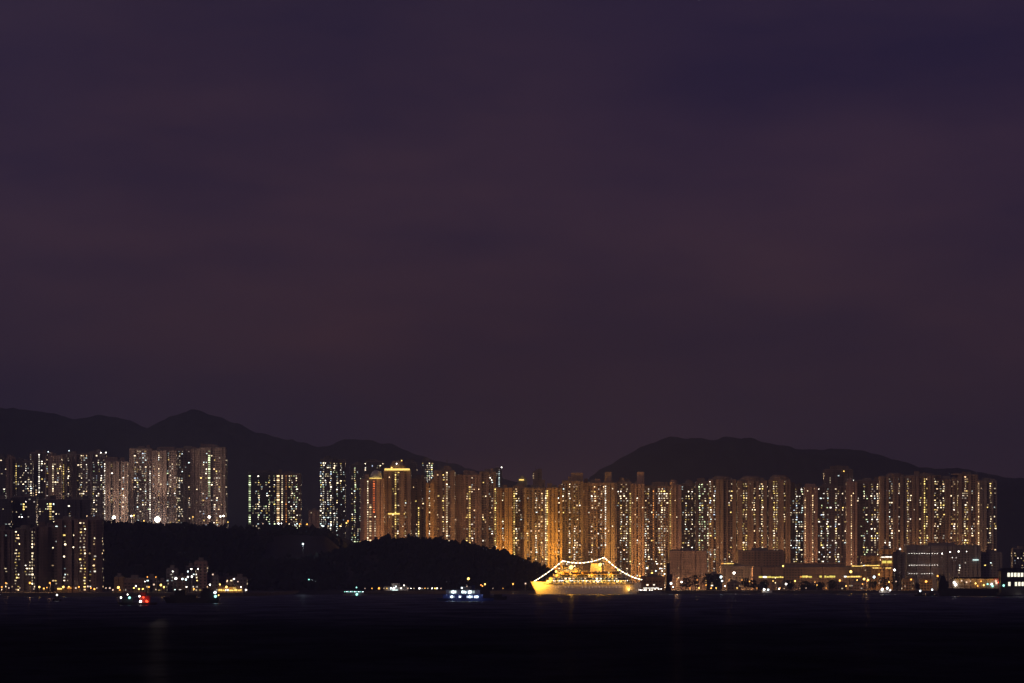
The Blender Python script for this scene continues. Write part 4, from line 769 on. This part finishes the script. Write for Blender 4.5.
boat(137, 1930, 40, 'small dark work boat with a red-lit deck and teal lamps', BLACKP, 1.3, [(-15, -4, 1.3, 4.2, 2, DK), (3, 13, 1.3, 5.2, 2.2, REDP), (4, 9, 5.2, 7.2, 1.5, REDP)],
     [(-15.5, -2.4, 4.2, 'white', .55, 0), (-7, -2.4, 4.2, 'teal', .75, 60), (-9, -2, 6.0, 'white', .4, 0), (3, -2.8, 5.0, 'white', .5, 0), (4, -2.8, 2.0, 'white', .7, 40), (7, -3.0, 4.4, 'red', .6, 130), (10, -2.9, 2.2, 'red', .75, 130), (11, -2.6, 1.9, 'red', .5, 0)], 'work_boat', 'boat', [(-9, 6.2), (6, 10)])
boat(191, 2080, 56, 'black cargo boat with one teal-white lamp at its stern', BLACKP, 3.0, [(-20, 6, 3, 5.0, 4, BLACKP), (-16, -5, 5, 8.2, 3, BLACKP), (10, 24, 3, 7.4, 3.6, BLACKP), (12, 20, 7.4, 9.3, 2.6, BLACKP)],
     [(24.6, -3.9, 6.6, 'cool', .9, 60), (25, -3.9, 4.2, 'teal', .9, 60), (28, -3, 4.9, 'gold', .4, 0)], 'cargo_boat', 'boat', [(-11, 11), (17, 13)])
boat(355, 3000, 26, 'small boat strung with teal lights, at the foot of the hillside', GREYP, 1.4, [(-9, 9, 1.4, 3.4, 2, GREYP)], [(x, -2.5, 4.0 if x % 2 else 3.6, 'teal' if x % 4 else 'cool', .4, 0) for x in (-10, -8, -6, -4, -2, 0, 2, 4, 6, 8)] + [(1.5, 0, 7.4, 'teal', .7, 0), (2, -2.8, 1.2, 'teal', 1.2, 60)], 'pleasure_boat', 'boat', [(1.5, 7.4)])
boat(57, 2250, 9, 'lone navigation buoy boat with a white top lamp off the left shore', BLACKP, 1.2, [(-2, 2, 1.2, 3.0, 1, DK)], [(0, 0, 4.2, 'white', .55, 0)], 'buoy_tender', 'boat', [(0, 4.1)])
boat(770, 3300, 26, 'white-lit launch moored before the long terminal', GREYP, 1.5, [(-8, 2, 1.5, 3.8, 2, WHITEP)], [(-6, -2.4, 4.6, 'white', 1.1, 120), (-2, -2.4, 4.4, 'cool', .9, 0), (9, -1.5, 5.4, 'white', .7, 0)], 'launch', 'boat', [(3, 6)])
boat(885, 3250, 24, 'white-lit launch moored below the orange-lit hall', GREYP, 1.5, [(-6, 5, 1.5, 4.4, 2, WHITEP)], [(-3, -2.4, 5.0, 'white', 1.2, 160), (2, -2.4, 6.0, 'cool', 1.2, 0), (5, -2.0, 4.2, 'white', .7, 0)], 'launch', 'boat', [(2, 8)])
boat(920, 2900, 12, 'tiny boat with one cool lamp, left one of two off the office block', BLACKP, 1.2, [(-3, 2, 1.2, 2.8, 1.4, DK)], [(0, -1.5, 4.6, 'cool', .8, 0)], 'sampan', 'boat', [(0, 5)])
boat(932, 2950, 12, 'tiny boat with one cool lamp, right one of two off the office block', BLACKP, 1.2, [(-3, 2, 1.2, 2.8, 1.4, DK)], [(0, -1.5, 5.6, 'cool', .8, 0)], 'sampan', 'boat', [(0, 6)])
boat(651, 3330, 30, 'small tender lit by a row of white lamps at the cruise ship stern', GREYP, 1.6, [(-10, 10, 1.6, 3.2, 2, GREYP)], [(x, -2.6, 4.0 + (x > 2) * 1.0, 'white', .34 + .1 * (x % 3), 0) for x in (-12, -10.3, -9, -6.8, -5, -1.5, 1, 4, 7.5, 10)], 'tender', 'boat', [(4, 9)])

# covered barge and two-storey pier at the right edge
PD = 2900; u = S * PD
T = thing('covered_barge', 'long black barge with a flat roof over a dimly lit warm deck', 'barge', (wx(975, PD), PD, 0))
hb = hull(76 * u, 14, 6.8, 1.5, .04, .02, .02); hb.build('hull', BLACKP, T)
m = MB(); m.box(-24 * u, 26 * u, -6, 6, 15.3, 16.0); m.box(-22 * u, 24 * u, -4, 4, 16.0, 16.7); m.build('roof', BLACKP, T)
for k in range(9):
    m = MB(); m.box(-23 * u + k * 6 * u - .2, -23 * u + k * 6 * u + .2, -5.8, -5.4, 6.8, 15.3); m.build('post', DK, T)
m = MB(); m.box(-22 * u, 24 * u, 3.5, 4.0, 6.8, 15.3); m.build('rear_wall', WALL['beige'], T)
for k, (x, z, c, s_) in enumerate([(-20.5, 12, 'white', 1.0), (-19, 10, 'white', 1.2), (-13, 13.5, 'dim', .7), (-8, 12.2, 'dim', .8), (-4, 13, 'dim', .6), (1, 11.2, 'gold', .7), (3, 9, 'amber', .7), (6.5, 13, 'amber', .6), (9, 9.6, 'gold', .8), (13, 10.6, 'teal', .8), (17, 10.5, 'cool', .8), (18, 8.8, 'teal', .9), (21, 13.2, 'dim', 1.2), (22, 11.5, 'dim', 1.1), (24, 12, 'red', .6)]):
    bulb(T, x * u, 2.4, z, c, s_)
for x, c in ((-15, 'gold'), (-4, 'amber'), (6, 'amber'), (15, 'gold'), (22, 'red')): light(T, (x * u, 0, 14.6), c, 500, .4)
m = MB(); m.box(-37 * u, -27 * u, -4, 4, 6.5, 13); m.prism([(-36 * u, -3), (-29 * u, -3), (-29 * u, 3), (-36 * u, 3)], 13, 18, 0, .5); m.build('wheelhouse', BLACKP, T)
T = thing('pier_building', 'two-storey dark pier building with two rows of bright white windows at the right edge', 'pier building', (wx(1017, PD - 20), PD - 20, 0))
m = MB(); m.box(-17 * u, 25 * u, -7, 7, 3.0, 22); m.build('wall', DK, T)
m = MB(); m.prism([(-19 * u, -9), (27 * u, -9), (27 * u, 9), (-19 * u, 9)], 22, 24.5, 0, .82); m.build('roof', BLACKP, T)
m = MB(); m.box(-18 * u, 26 * u, -8.6, -7, 12.4, 12.9); m.build('balcony', BLACKP, T)
m = MB(); m.box(-18.5 * u, 26 * u, -9, 9, 1.2, 3.0); m.build('pier_deck', DK, T)
for k in range(10):
    m = MB(); m.cyl(-17 * u + k * 4.6 * u, -8, .5, -3, 1.2, 6); m.build('pile', DK, T)
WB = emat('bright_pier_window', (1.0, 0.93, 0.72), 1.7); q = MB(); q.box(-.5, .5, -.12, 0, -.5, .5); wbm = q.mesh('pier_window', WB)
for k in range(9):
    x = -9.5 + k * 3.3
    o = link('window', wbm, T, (x * u, -7, wz(574.8, PD - 20))); o.scale = (2.0, 1, 3.4)
    if k != 1: o = link('window', wbm, T, (x * u + .6, -7, wz(583.8, PD - 20))); o.scale = (1.9, 1, 3.6)
bulb(T, -14.5 * u, -7.6, wz(585.5, PD - 20), 'teal', 1.0, 'wall_lamp'); light(T, (0, -14, 2.6), 'white', 400, .3)
